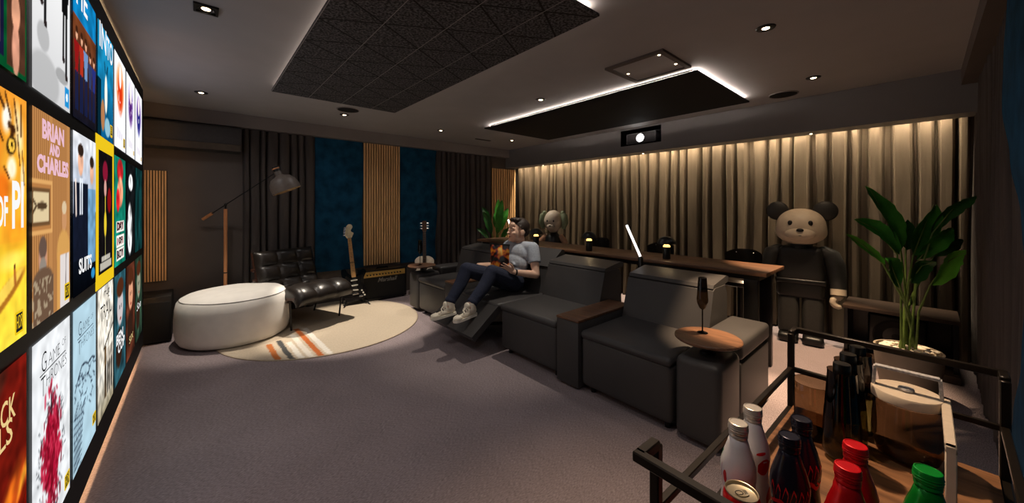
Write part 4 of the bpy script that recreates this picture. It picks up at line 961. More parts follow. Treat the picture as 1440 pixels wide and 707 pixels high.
# ------------------------------------------------------------------ electric guitar, amp, acoustic guitar
def ex_poly(bm, pts, th, mi=0, y0=0): prism(bm, pts, lambda u, v, w: Vector((u, y0 + w, v)), th, mi)
def spl(pts, n=6):
    out = []; m = len(pts)
    for i in range(m):
        p0, p1, p2, p3 = [Vector(pts[(i + k) % m]) for k in (-1, 0, 1, 2)]
        for j in range(n):
            t = j / n; out.append(tuple(.5 * ((2 * p1) + (p2 - p0) * t + (2 * p0 - 5 * p1 + 4 * p2 - p3) * t * t + (3 * p1 - p0 - 3 * p2 + p3) * t ** 3)))
    return out
def egtr():
    t = thing('electric_guitar', 'black electric guitar with maple neck leaning beside the amplifier', 'guitar', (1.66, 5.22, .07), R(-8)); tl = Matrix.Rotation(R(-6), 4, 'X') @ Matrix.Rotation(R(-5), 4, 'Y')
    def fin(name, bm, m): bmesh.ops.transform(bm, matrix=tl, verts=bm.verts); return obj(name, bm, m, t, local=True, ang=40)
    body = spl([(0, .0), (.10, .01), (.155, .07), (.15, .15), (.115, .22), (.13, .30), (.17, .38), (.145, .42), (.09, .40), (.045, .36), (-.02, .355), (-.07, .40), (-.10, .455), (-.145, .45), (-.15, .37), (-.115, .27), (-.12, .2), (-.155, .12), (-.14, .04), (-.07, .0)])
    bm = bmesh.new(); ex_poly(bm, body, .044); bevel_all(bm, .008, 2, 50); fin('body', bm, 'guitar_black')
    pg = spl([(.06, .08), (.1, .16), (.085, .25), (.12, .34), (.05, .33), (-.03, .31), (-.09, .36), (-.11, .33), (-.07, .24), (-.03, .18), (.0, .12)])
    bm = bmesh.new(); ex_poly(bm, pg, .002, y0=-.002); fin('pickguard', bm, 'black_plastic')
    for z in (.15, .215, .285):
        bm = bmesh.new(); box(bm, (0, -.007, z), (.085, .01, .018), Matrix.Rotation(R(8 if z < .2 else 0), 3, 'Y'), bev=.004); fin('pickup', bm, 'pickguard')
    bm = bmesh.new(); bb(bm, -.04, .04, -.012, -.001, .085, .115, bev=.003); fin('bridge', bm, 'steel')
    for x, z in ((.085, .13), (.1, .095), (.115, .06)):
        bm = bmesh.new(); cyl(bm, (x, -.001, z), (x, -.016, z), .011, 14); fin('knob', bm, 'pickguard')
    bm = bmesh.new(); ell(bm, (.07, -.004, .05), (.03, .004, .012)); fin('jack_plate', bm, 'steel')
    bm = bmesh.new(); prism(bm, [(-.028, .33), (.028, .33), (.0215, .88), (-.0215, .88)], lambda u, v, w: Vector((u, -.012 + w, v)), .024); fin('neck', bm, 'maple')
    bm = bmesh.new()
    for k in range(21):
        z = .88 - .50 * (1 - 2 ** (-k / 12)) * 1.38; bb(bm, -.025, .025, -.0135, -.0115, z - .001, z + .001)
    fin('frets', bm, 'steel')
    bm = bmesh.new()
    for k in (3, 5, 7, 9, 12, 15): z = .88 - .50 * (1 - 2 ** (-(k - .5) / 12)) * 1.38; cyl(bm, (0, -.0122, z), (0, -.0132, z), .004, 8)
    fin('fret_dots', bm, 'guitar_black')
    hs = spl([(-.022, .875), (.022, .875), (.045, .91), (.06, .945), (.035, .965), (.03, .99), (.055, 1.03), (.045, 1.065), (.01, 1.075), (-.02, 1.05), (-.035, 1.0), (-.05, .94), (-.045, .905)], 4)
    bm = bmesh.new(); ex_poly(bm, hs, .016, y0=-.006); fin('headstock', bm, 'headstock')
    for k in range(6):
        bm = bmesh.new(); z = .925 + k * .021; x = -.046 + k * .004; cyl(bm, (x + .012, -.014, z), (x + .012, -.004, z), .004, 8); cyl(bm, (x + .005, .004, z), (x - .024, .004, z), .0035, 6); ell(bm, (x - .026, .004, z), (.007, .004, .007), u=8, v=6); fin('tuning_peg', bm, 'steel')
    bm = bmesh.new()
    for k in range(6): x = -.017 + k * .0068; cyl(bm, (x * 1.4, -.016, .1), (x, -.0155, .9), .0009, 5)
    fin('strings', bm, 'string')
    bm = bmesh.new(); bb(bm, -.045, .045, -.0145, .016, .53, .54, bev=.002); fin('capo', bm, 'black_plastic')
    s = thing('guitar_stand', 'low black stand holding the black electric guitar', 'stand', (1.66, 5.22, 0), R(-8))
    bm = bmesh.new()
    tube(bm, [(-.12, -.02, .06), (-.12, .08, .07), (0, .16, .38)], .009, 8); tube(bm, [(.12, -.02, .06), (.12, .08, .07), (0, .16, .38)], .009, 8); tube(bm, [(0, .16, .38), (-.16, .2, .01)], .009, 8); tube(bm, [(0, .16, .38), (.16, .2, .01)], .009, 8)
    tube(bm, [(-.12, .06, .07), (-.17, -.08, .01)], .009, 8); tube(bm, [(.12, .06, .07), (.17, -.08, .01)], .009, 8); obj('frame', bm, 'black_metal', s, local=True)
egtr()
def amp():
    t = thing('guitar_amplifier', 'black guitar amplifier with a golden control panel under the oak slats', 'amplifier', (2.09, 5.28, 0))
    x0, x1, y0, y1, z1 = 1.76, 2.43, 5.28, 5.53, .455
    bm = bmesh.new(); bb(bm, x0, x1, y0 + .02, y1, .018, z1, bev=.01, seg=3)
    for a, b, c, d in ((x0, x1, .018, .045), (x0, x1, z1 - .022, z1)): bb(bm, a, b, y0, y0 + .03, c, d, bev=.006)
    for a in (x0, x1 - .022): bb(bm, a, a + .022, y0, y0 + .03, .02, z1, bev=.006)
    obj('cabinet', bm, 'black_plastic', t)
    bm = bmesh.new(); bb(bm, x0 + .02, x1 - .02, y0 + .012, y0 + .024, .04, .355); obj('speaker_cloth', bm, 'amp_cloth', t)
    bm = bmesh.new(); bb(bm, x0 + .024, x1 - .024, y0 + .004, y0 + .022, .36, .43, bev=.002); obj('control_panel', bm, 'gold_cloth', t)
    for k in range(12):
        bm = bmesh.new(); x = x0 + .07 + k * .045; cyl(bm, (x, y0 + .005, .39), (x, y0 - .012, .39), .0105, 14); obj('knob', bm, 'black_plastic', t)
    bm = bmesh.new(); bb(bm, x0 + .024, x1 - .024, y0 + .002, y0 + .01, .353, .3575); bb(bm, x0 + .024, x1 - .024, y0 + .002, y0 + .01, .432, .4365); obj('gold_piping', bm, 'gold_cloth', t)
    text_obj('maker_script', 'Marshall', .085, 'dim_text', Matrix.Translation(((x0 + x1) / 2 + .03, y0 + .009, .3)) @ Matrix.Rotation(R(90), 4, 'X'), t, shear=.35, depth=.002, bold=.001)
    bm = bmesh.new(); tube(bm, [(x0 + .25, y0 + .12, z1 - .004), (x0 + .26, y0 + .12, z1 + .016), (x1 - .26, y0 + .12, z1 + .016), (x1 - .25, y0 + .12, z1 - .004)], .007, 8, flat=1.8); obj('handle', bm, 'black_plastic', t)
    for dx, dy in ((x0 + .04, y0 + .05), (x1 - .04, y0 + .05), (x0 + .04, y1 - .04), (x1 - .04, y1 - .04)):
        bm = bmesh.new(); cyl(bm, (dx, dy, 0), (dx, dy, .02), .016, 12); obj('foot', bm, 'black_plastic', t)
amp()
def agtr():
    t = thing('acoustic_guitar', 'white acoustic guitar standing behind the far sofa arm', 'guitar', (2.68, 5.17, .10), R(-25)); tl = Matrix.Rotation(R(-6), 4, 'X')
    def fin(name, bm, m): bmesh.ops.transform(bm, matrix=tl, verts=bm.verts); return obj(name, bm, m, t, local=True, ang=40)
    body = spl([(0, 0), (.12, .015), (.19, .09), (.19, .18), (.135, .27), (.12, .31), (.145, .38), (.14, .45), (.08, .495), (0, .5), (-.08, .495), (-.14, .45), (-.145, .38), (-.12, .31), (-.135, .27), (-.19, .18), (-.19, .09), (-.12, .015)])
    bm = bmesh.new(); ex_poly(bm, body, .10); bevel_all(bm, .004, 2, 60); fin('body', bm, 'guitar_white')
    bm = bmesh.new(); cyl(bm, (0, -.0005, .33), (0, -.0015, .33), .048, 28); fin('sound_hole', bm, 'slat_back')
    bm = bmesh.new(); bb(bm, -.07, .07, -.012, -.001, .15, .175, bev=.003); fin('bridge', bm, 'rosewood_board')
    bm = bmesh.new(); ex_poly(bm, spl([(.05, .2), (.12, .24), (.11, .3), (.05, .29)], 4), .0015, y0=-.0015); fin('pickguard', bm, 'black_plastic')
    bm = bmesh.new(); prism(bm, [(-.028, .36), (.028, .36), (.022, .89), (-.022, .89)], lambda u, v, w: Vector((u, -.014 + w, v)), .026); fin('neck', bm, 'rosewood_board')
    bm = bmesh.new()
    for k in range(18):
        z = .89 - .5 * (1 - 2 ** (-k / 12)) * 1.38; bb(bm, -.025, .025, -.016, -.0135, z - .001, z + .001)
    for k in range(6): x = -.017 + k * .0068; cyl(bm, (x * 1.4, -.018, .16), (x, -.0175, .9), .0009, 5)
    fin('strings', bm, 'string')
    bm = bmesh.new(); prism(bm, [(-.024, .885), (.024, .885), (.036, .92), (.036, 1.055), (0, 1.065), (-.036, 1.055), (-.036, .92)], lambda u, v, w: Vector((u, -.008 + w, v)), .016); fin('headstock', bm, 'rosewood_board')
    for sx in (-1, 1):
        for k in range(3):
            bm = bmesh.new(); z = .94 + k * .042; cyl(bm, (sx * .03, .0, z), (sx * .055, 0, z), .004, 6); ell(bm, (sx * .06, 0, z), (.01, .005, .008), u=8, v=6); fin('tuning_peg', bm, 'string')
    s = thing('guitar_stand', 'low black stand under the white acoustic guitar', 'stand', (2.68, 5.17, 0), R(-25))
    bm = bmesh.new()
    for sx in (-1, 1): tube(bm, [(sx * .1, -.05, .09), (sx * .1, .13, .09), (0, .2, .38)], .008, 8); tube(bm, [(0, .2, .35), (sx * .15, .24, .01)], .008, 8); tube(bm, [(sx * .1, .1, .09), (sx * .14, -.07, .01)], .008, 8)
    obj('frame', bm, 'black_metal', s, local=True)
agtr()

# ------------------------------------------------------------------ goblets (smoked, dark at the rim)
def goblet(x, y, z, H, rr, label, group, stem=.11, cat='glass'):
    t = thing('smoked_goblet', label, cat, (x, y, z), 0, group); b = stem; h = H - b
    bm = bmesh.new(); lathe(bm, [(0, 0), (rr * .95, .002), (rr * .8, .005), (.006, .012), (.004, .02), (.004, b - .008), (.008, b), (0, b + .001)], 28); obj('stem', bm, 'smoke_dark', t, local=True)
    def R_(k): return rr * (.45 + .55 * math.sin(min(1, k / .28) * PI / 2)) if k < .28 else rr * (1 - .27 * ((k - .28) / .72))
    def shell(k0, k1, m, name, n=10):
        bm = bmesh.new(); ks = [k0 + (k1 - k0) * i / n for i in range(n + 1)]
        pr = ([(.001, b + .002)] if k0 == 0 else []) + [(R_(k), b + h * k + .002) for k in ks]
        lathe(bm, pr, 32, capb=False, capt=False)
        return obj(name, bm, m, t, local=True, recalc=True)
    shell(0, .56, 'smoke_glass', 'bowl'); shell(.56, 1, 'smoke_dark', 'dark_rim_band')
    bm = bmesh.new(); lathe(bm, [(R_(.999) - .001, b + h), (R_(.999) + .0008, b + h + .002), (R_(.999) - .001, b + h + .003)], 32, capb=False, capt=False); obj('rim', bm, 'black_plastic', t, local=True)
    return t
goblet(2.385, .915, .6015, .345, .033, 'tall smoked stemmed glass on the near round tray of the sofa', 'smoked stemmed glasses on the sofa trays', stem=.15)
goblet(2.25, 4.47, .6015, .33, .033, 'tall smoked stemmed glass on the far round tray of the sofa', 'smoked stemmed glasses on the sofa trays', stem=.15)

# ------------------------------------------------------------------ plants
def leaf_bm(bm, base, tip, wd, droop=.05, up=None, seed=0, mi=0):
    base, tip = Vector(base), Vector(tip); d = tip - base; L = d.length
    side = d.cross(Vector((-.66, -.75, .1)) if up is None else up)
    if side.length < .01: side = Vector((0, 1, 0))
    side.normalize(); nn = side.cross(d).normalized(); N_ = 14; rows = []
    for i in range(N_ + 1):
        t = i / N_; c = base + d * t + Vector((0, 0, 1)) * (droop * math.sin(PI * t)) + nn * .02 * math.sin(t * 5 + seed)
        wv = wd * (math.sin(PI * t ** .8) ** .75) * (1 + .06 * math.sin(t * 23 + seed)) if 0 < t < 1 else .002
        row = []
        for k in range(-3, 4):
            u = k / 3; fold = -abs(u) * wv * .28 * -1; rip = .004 * math.sin(t * 40 + abs(u) * 3 + seed) * abs(u)
            row.append(bm.verts.new(c + side * (u * wv * .5) + nn * (fold + rip)))
        rows.append(row)
    for a, b in zip(rows[:-1], rows[1:]):
        for k in range(6): f = bm.faces.new([a[k], a[k + 1], b[k + 1], b[k]]); f.material_index = mi
def plant(name, label, c, ptop, pr, leaves, toff=0):
    t = thing(name, label, 'plant', (c[0], c[1], 0))
    x, y = c
    bm = bmesh.new(); lathe(bm, [(0, .002), (pr * .72, .002), (pr * .8, .02), (pr * .98, ptop * .6), (pr * 1.03, ptop - .03), (pr * 1.03, ptop), (pr * .96, ptop), (pr * .93, ptop - .03), (0, ptop - .035)], 48, c=(x, y, 0)); obj('pot', bm, 'pot', t)
    pe = []; rr = random.Random(9)
    bm = bmesh.new(); 
    for k in range(75):
        a = rr.uniform(0, 2 * PI); q = pr * .9 * math.sqrt(rr.random()); ell(bm, (x + q * math.cos(a), y + q * math.sin(a), ptop - .018 + rr.uniform(0, .035) * (1 - q / pr * .5)), (rr.uniform(.014, .026), rr.uniform(.011, .02), rr.uniform(.007, .012)), Matrix.Rotation(rr.uniform(0, 3), 3, 'Z'), u=8, v=6)
    o = obj('pebbles', bm, 'pebble', t); o['kind'] = 'stuff'
    for i, (tip, base, wd, m, dr) in enumerate(leaves):
        bm = bmesh.new(); base = Vector(base); a = i * 2.4; root = Vector((x + .045 * math.cos(a), y + .045 * math.sin(a), ptop - .02))
        mid = (root + base) / 2 + Vector((0, 0, .05)) - (base - Vector((x, y, base.z))) * .18
        tip = Vector(tip); tube(bm, [root, root * .55 + mid * .45, mid, mid * .4 + base * .6, base, base + (tip - base) * .5 + Vector((0, 0, dr)) * .95, tip], [.0075, .007, .0065, .006, .005, .003, .001], 7)
        o = obj('leaf_stalk', bm, 'stem', t)
        bm = bmesh.new(); leaf_bm(bm, base, tip, wd, dr, seed=i); l = obj('leaf_blade', bm, m, o, ang=80)
    return t
Xp_ = 3.95
LV = [((3.75, .275, 1.55), (3.92, .113, 1.07), .125, 'leaf', .03), ((3.7, .34, 1.30), (3.88, .13, 1.04), .11, 'leaf', .06), ((3.60, .385, 1.19), (3.8, .2, .97), .06, 'leaf_bright', .03),
      ((4.05, -.045, 1.41), (3.98, .053, 1.03), .18, 'leaf', .0), ((4.1, -.235, 1.47), (4.02, -.04, 1.2), .09, 'leaf_dark', .05), ((4.1, -.14, 1.24), (4.0, .026, 1.0), .12, 'leaf', .04),
      ((4.2, -.2, 1.15), (4.1, -.05, 1.03), .08, 'leaf_dark', .02), ((3.85, -.19, 1.10), (3.85, -.03, .85), .12, 'leaf_bright', .05), ((3.8, -.05, 1.02), (3.8, .07, .86), .12, 'leaf_dark', .04),
      ((4.12, .10, 1.29), (4.08, .092, 1.06), .13, 'leaf_dark', 0), ((3.78, .2, 1.02), (3.85, .113, .8), .11, 'leaf', .05)]
plant('potted_palm', 'large leafy green plant in a stone pot with pebbles, right of the bear figure', (3.95, .08), .345, .175, LV)
c2 = (3.98, 5.0); LV2 = []
for k, (dy, dx, zt, zb, wd) in enumerate([(-.17, .0, 1.50, 1.0, .13), (.28, -.1, 1.38, 1.0, .11), (.2, .15, 1.28, .98, .11), (.38, .05, 1.17, .9, .1), (.3, -.2, .98, .8, .09), (-.26, -.12, 1.22, .9, .1), (-.1, .2, 1.36, .95, .12), (.08, -.22, 1.3, .9, .12), (.05, .1, 1.52, 1.05, .11), (-.3, .1, 1.02, .8, .09)]):
    LV2.append(((c2[0] + dx, c2[1] + dy, zt), (c2[0] + dx * .35, c2[1] + dy * .35, zb), wd, ['leaf', 'leaf_dark', 'leaf'][k % 3], .04))
plant('potted_palm', 'smaller leafy green plant in the far corner beyond the bar table', c2, .36, .17, LV2)

# low cabinet behind big plant
t = thing('low_cabinet', 'low open dark cabinet against the curtain behind the large plant', 'cabinet', (4.72, .12, 0))
bm = bmesh.new(); bb(bm, 4.5, 4.95, -.19, .5, .455, .485, bev=.003); obj('top_board', bm, 'brown_plank', t)
bm = bmesh.new(); bb(bm, 4.52, 4.95, -.18, -.155, .06, .455); bb(bm, 4.52, 4.95, .465, .49, .06, .455); bb(bm, 4.93, 4.95, -.155, .465, .06, .455); obj('side_panel', bm, 'black_plastic', t)
bm = bmesh.new(); bb(bm, 4.45, 4.95, -.19, .5, .002, .06); obj('plinth', bm, 'brown_plank', t)
s = thing('subwoofer', 'round faced black subwoofer inside the low cabinet behind the plant', 'speaker', (4.76, .15, .06))
bm = bmesh.new(); bb(bm, 4.62, 4.92, -.02, .34, .0605, .42, bev=.02, seg=3); obj('cabinet', bm, 'black_plastic', s)
bm = bmesh.new(); ry = Matrix.Rotation(-R(90), 3, 'Y'); lathe(bm, [(.15, -.004), (.15, .01), (.135, .012), (.12, .002), (.05, -.006), (0, .004)], 36, c=(4.618, .16, .24), mtx=ry); obj('cone', bm, 'grille', s)

# ------------------------------------------------------------------ toy figures (plain stand-ins)
def toy_bear():
    t = thing('bear_figure', 'large standing bear figure with cream head and dark body before the curtain', 'figure', (4.72, .845, 0), R(-90 + 9))
    # local: faces -Y rotated so that it faces -X ; x = side
    def O(n, bm, m, par=t, **k): return obj(n, bm, m, par, local=True, **k)
    for sx in (-1, 1):
        bm = bmesh.new(); bb(bm, sx * .098 - .088, sx * .098 + .088, -.10, .10, .07, .50, bev=.045, seg=4); O('leg', bm, 'toy_grey')
        bm = bmesh.new(); bb(bm, sx * .10 - .085, sx * .10 + .085, -.17, .11, .0, .095, bev=.04, seg=4); O('shoe', bm, 'toy_black')
    bm = bmesh.new(); bb(bm, -.20, .20, -.115, .115, .455, .66, bev=.05, seg=4); O('shorts', bm, 'toy_black')
    bm = bmesh.new()
    t2 = bmesh.new(); bmesh.ops.create_cube(t2, size=1); bmesh.ops.subdivide_edges(t2, edges=t2.edges[:], cuts=3, use_grid_fill=True)
    for v in t2.verts:
        k = 1 - .12 * (v.co.z + .5); v.co = Vector((v.co.x * .40 * k, v.co.y * .23 * k, v.co.z * .36 + .80))
    bmesh.ops.bevel(t2, geom=[e for e in t2.edges if e.calc_face_angle(0) > .5], offset=.05, segments=4, profile=.5, affect='EDGES'); merge(bm, t2); O('torso', bm, 'toy_dark')
    bm = bmesh.new(); bb(bm, -.206, .206, -.121, .121, .60, .655, bev=.02, seg=3); O('waistband', bm, 'toy_black')
    bm = bmesh.new(); cyl(bm, (0, 0, .96), (0, 0, 1.0), .10, 28); O('neck', bm, 'toy_black')
    for sx in (-1, 1):
        bm = bmesh.new(); tube(bm, [(sx * .185, 0, .93), (sx * .235, -.005, .90), (sx * .27, -.02, .80), (sx * .285, -.05, .68), (sx * .288, -.085, .575)], [.062, .076, .078, .068, .058], 20); ell(bm, (sx * .185, 0, .925), (.07, .065, .065)); O('arm', bm, 'toy_grey', ang=60)
        bm = bmesh.new(); tube(bm, [(sx * .288, -.083, .585), (sx * .289, -.095, .53)], .060, 22); O('cuff', bm, 'toy_cream')
        bm = bmesh.new(); pts = []
        for k in range(9):
            a = R(60 + k * 30); pts.append((sx * (.29) + .038 * math.cos(a), -.11 - .0, .465 + .042 * math.sin(a)))
        tube(bm, pts, [.02, .026, .03, .031, .031, .031, .03, .026, .02], 12)
        ell(bm, (sx * .29, -.10, .515), (.035, .035, .025)); O('hand', bm, 'toy_cream', ang=70)
    # head: wide lower cheeks, rounded crown
    bm = bmesh.new(); t2 = bmesh.new(); bmesh.ops.create_uvsphere(t2, u_segments=36, v_segments=24, radius=1)
    for v in t2.verts:
        z = v.co.z; k = 1 + .10 * math.exp(-((z + .45) / .35) ** 2); sq = .93
        v.co = Vector((math.copysign(abs(v.co.x) ** sq, v.co.x) * .205 * k, math.copysign(abs(v.co.y) ** sq, v.co.y) * .19, math.copysign(abs(z) ** .9, z) * .19 + 1.18))
    merge(bm, t2); ell(bm, (0, -.15, 1.115), (.125, .065, .07), u=28, v=16); hd = O('head', bm, 'toy_cream', ang=80)
    for sx in (-1, 1):
        bm = bmesh.new(); lathe(bm, [(0, -.028), (.08, -.028), (.098, -.015), (.10, 0), (.098, .015), (.08, .028), (0, .028)], 32, c=(sx * .195, .01, 1.345), mtx=Matrix.Rotation(R(90), 3, 'X') @ Matrix.Rotation(R(0), 3, 'Y')); O('ear', bm, 'toy_dark', ang=60)
        bm = bmesh.new(); ell(bm, (sx * .08, -.172, 1.225), (.02, .014, .026)); obj('eye', bm, 'toy_black', hd, local=True)
    bm = bmesh.new(); ell(bm, (0, -.212, 1.155), (.03, .014, .018)); obj('nose', bm, 'toy_black', hd, local=True)
    bm = bmesh.new(); tube(bm, [(-.045 + .009 * k, -.214 + .0035 * abs(k - 5), 1.10 + .0009 * (k - 5) ** 2) for k in range(11)], .004, 6); obj('mouth', bm, 'toy_black', hd, local=True)
toy_bear()
def toy_small():
    t = thing('cartoon_figure', 'plain standing figure with cream head and sage green floppy ears behind the bar table', 'figure', (4.42, 4.03, 0), R(-90 + 22))
    def O(n, bm, m, par=t, **k): return obj(n, bm, m, par, local=True, **k)
    for sx in (-1, 1):
        bm = bmesh.new(); tube(bm, [(sx * .075, 0, .08), (sx * .07, 0, .3), (sx * .06, 0, .5)], [.06, .055, .065], 18); O('leg', bm, 'toy_tan')
        bm = bmesh.new(); ell(bm, (sx * .085, -.05, .055), (.075, .12, .055)); O('shoe', bm, 'toy_sage')
        bm = bmesh.new(); tube(bm, [(sx * .12, 0, .90), (sx * .20, -.02, .82), (sx * .235, -.05, .68), (sx * .225, -.09, .56)], [.045, .05, .045, .04], 16); ell(bm, (sx * .22, -.11, .52), (.055, .05, .06)); O('arm', bm, 'toy_tan', ang=70)
        bm = bmesh.new(); tube(bm, [(sx * .15, .02, 1.27), (sx * .185, .0, 1.24), (sx * .2, -.0, 1.12), (sx * .175, -.01, 1.02)], [.035, .052, .058, .03], 18); ell(bm, (sx * .16, .01, 1.275), (.04, .04, .04)); O('ear', bm, 'toy_sage', ang=70)
    bm = bmesh.new(); tube(bm, [(0, 0, .46), (0, 0, .52), (0, 0, .7), (0, 0, .88), (0, 0, .96)], [.12, .15, .155, .13, .06], 26); O('torso', bm, 'toy_black', ang=70)
    bm = bmesh.new(); t2 = bmesh.new(); bmesh.ops.create_uvsphere(t2, u_segments=32, v_segments=22, radius=1)
    for v in t2.verts:
        k = 1 - .22 * max(0, -v.co.z); v.co = Vector((v.co.x * .155 * k, v.co.y * .15 * k, v.co.z * .19 + 1.135))
    merge(bm, t2); ell(bm, (0, -.12, 1.06), (.07, .05, .045)); hd = O('head', bm, 'toy_cream', ang=80)
    for sx in (-1, 1):
        bm = bmesh.new(); ell(bm, (sx * .055, -.142, 1.15), (.013, .008, .017)); obj('eye', bm, 'toy_black', hd, local=True)
    bm = bmesh.new(); ell(bm, (0, -.168, 1.075), (.02, .01, .012)); obj('nose', bm, 'toy_black', hd, local=True)
toy_small()

# ------------------------------------------------------------------ the man
def cap(bm, a, b, ra, rb, n=6, u=16, flat=None):
    a, b = Vector(a), Vector(b)
    ell(bm, a, (ra, ra, ra), u=u, v=10); ell(bm, b, (rb, rb, rb), u=u, v=10)
    tube(bm, [a, b], [ra, rb], u)
def remesh(o, vox, smooth=4, fac=.5):
    m = o.modifiers.new('r', 'REMESH'); m.mode = 'VOXEL'; m.voxel_size = vox; m.use_smooth_shade = True
    s = o.modifiers.new('s', 'SMOOTH'); s.iterations = smooth; s.factor = fac
    dg = bpy.context.evaluated_depsgraph_get(); me = bpy.data.meshes.new_from_object(o.evaluated_get(dg)); me.materials.clear()
    for x in o.data.materials: me.materials.append(x)
    o.modifiers.clear(); o.data = me
    for p in me.polygons: p.use_smooth = True
man = thing('person', 'man in grey t-shirt, dark jeans and cream sneakers reclining with a snack bag', 'person', (2.6, 3.03, .45))
V = Vector
HIP = V((2.60, 3.03, .575)); hipN = V((2.58, 2.94, .57)); hipF = V((2.58, 3.12, .57))
kN = V((2.24, 2.88, .725)); kF = V((2.10, 3.13, .735)); aN = V((1.94, 2.855, .425)); aF = V((1.865, 3.12, .395))
shN = V((2.79, 2.85, .925)); shF = V((2.76, 3.22, .925)); eN = V((2.735, 2.745, .655)); eF = V((2.60, 3.33, .69)); wN = V((2.50, 2.835, .70)); wF = V((2.37, 3.29, .73))
chest = V((2.755, 3.035, .84)); neckb = V((2.785, 3.035, .965)); hc = V((2.745, 3.05, 1.105))
hd = V((-.96, .22, .07)).normalized()       # looks at the screen, turned a little to the camera
hz = (V((0, 0, 1)) - hd * hd.z).normalized(); hs = hd.cross(hz)   # hs: his right side
HM = Matrix((-hs, hd * -1, hz)).transposed()   # local x=left, y=back, z=up
HM = Matrix((hs, -hd, hz)).transposed()
if HM.determinant() < 0: HM = Matrix((-hs, -hd, hz)).transposed()
HS = 1.13
def H(x, y, z): return hc + HM @ V((x, y, z)) * HS
bm = bmesh.new()
# torso
cap(bm, HIP, HIP + V((.07, 0, .12)), .115, .11); cap(bm, HIP + V((.0, -.07, 0)), HIP + V((.0, .07, 0)), .1, .1)
ell(bm, HIP + V((.10, 0, .17)), (.095, .145, .12)); ell(bm, chest, (.105, .165, .13)); cap(bm, shN + V((.0, .03, 0)), shF - V((0, .03, 0)), .058, .058)
cap(bm, neckb - V((0, 0, .02)), hc + V((.02, 0, -.05)), .06, .052)
for a, b, c_, ra, rb, rc in ((shN, eN, wN, .056, .042, .028), (shF, eF, wF, .056, .042, .028)):
    cap(bm, a, a.lerp(b, .5), ra, .05); cap(bm, a.lerp(b, .5), b, .05, rb - .002); cap(bm, b, b.lerp(c_, .35), rb - .002, .041); cap(bm, b.lerp(c_, .35), c_, .041, rc)
for a, b, c_ in ((hipN, kN, aN), (hipF, kF, aF)):
    cap(bm, a, a.lerp(b, .5), .09, .075); cap(bm, a.lerp(b, .5), b, .075, .058); m_ = b.lerp(c_, .3) + V((.015, 0, -.01)); cap(bm, b, m_, .055, .054); cap(bm, m_, c_, .054, .036)
    ell(bm, c_ + V((-.03, 0, -.045)), (.05, .025, .02))
# head
def E_(x, y, z, r, rot=None): ell(bm, H(x, y, z), tuple(q * HS for q in r), HM if rot is None else HM @ rot, u=24, v=16)
E_(0, .02, .035, (.074, .094, .088)); E_(0, -.03, -.01, (.062, .062, .085)); E_(0, -.045, -.075, (.045, .042, .035)); E_(0, -.0, -.06, (.055, .06, .035))
E_(0, -.072, .028, (.058, .022, .02)); E_(0, -.068, .065, (.05, .028, .035))
for s in (-1, 1): E_(s * .035, -.066, -.018, (.025, .025, .022)); E_(s * .076, .012, -.005, (.011, .024, .034), Matrix.Rotation(R(12), 3, 'X'))
E_(0, -.093, .005, (.0095, .016, .026)); E_(0, -.105, -.018, (.013, .017, .012)); E_(0, -.083, -.05, (.025, .014, .012)); E_(0, -.082, -.083, (.022, .018, .018))
# hands: palms and fingers
def hand(w, palm_dir, down, fingers, thumb):
    # w wrist, palm_dir unit direction, down = side axis of the knuckle row
    pd = palm_dir.normalized(); sd = (down - pd * down.dot(pd)).normalized(); nn = pd.cross(sd)
    pc = w + pd * .052
    for k in (-1, -.33, .33, 1): cap(bm, w + sd * .012 * k, w + pd * .088 + sd * .028 * k, .015, .0125, u=10)
    for k, (L, curl, spread) in zip((-1, -.36, .3, .92), fingers):
        p = w + pd * .09 + sd * .029 * k; d = (pd + sd * spread).normalized(); r = .0092
        for j, seg in enumerate((.42, .32, .26)):
            ang = curl * (j + .6); dd = (d * math.cos(ang) + nn * math.sin(ang)); q = p + dd * L * seg; cap(bm, p, q, r, r * .92, u=10); p = q; r *= .92
    p = w + pd * .03 + sd * thumb[0] * .026; dd = (pd * .75 + sd * thumb[0] * .75 + nn * .25).normalized(); q = p + dd * .045; cap(bm, p, q, .0135, .0115, u=10); dd = (pd * .95 + sd * thumb[0] * .25 + nn * thumb[1]).normalized(); cap(bm, q, q + dd * .034, .0115, .009, u=10)
hand(wN, V((-.80, .33, .45)), V((.25, .05, -.9)), [(.075, .16, -.16), (.085, .14, -.04), (.08, .14, .06), (.066, .16, .2)], (-1, .3))
hand(wF, V((-.85, -.25, .05)), V((.1, -.95, .15)), [(.07, -.34, -.12), (.08, -.36, 0), (.076, -.36, .08), (.062, -.4, .16)], (1, -.4))
body = obj('body', bm, 'skin', man, recalc=False); remesh(body, .0048, 2, .5)
# hair
bm = bmesh.new()
E_(0, .03, .052, (.080, .098, .088)); E_(0, .075, .01, (.07, .05, .065)); E_(0, -.03, .112, (.058, .05, .03)); E_(0, -.055, .118, (.045, .035, .022)); 
for s in (-1, 1): E_(s * .068, .0, .03, (.014, .035, .04))
rr = random.Random(4)
for k in range(60):
    a = rr.uniform(-1, 1); b_ = rr.uniform(-.07, .09); z_ = .115 - b_ * b_ * 3 + .005; cap(bm, H(a * .045, b_, z_ - .01), H(a * .05, b_ - .02, z_ + .012), .009, .004, u=8)
hair = obj('hair', bm, 'hair', man, recalc=False); remesh(hair, .005, 1, .5)
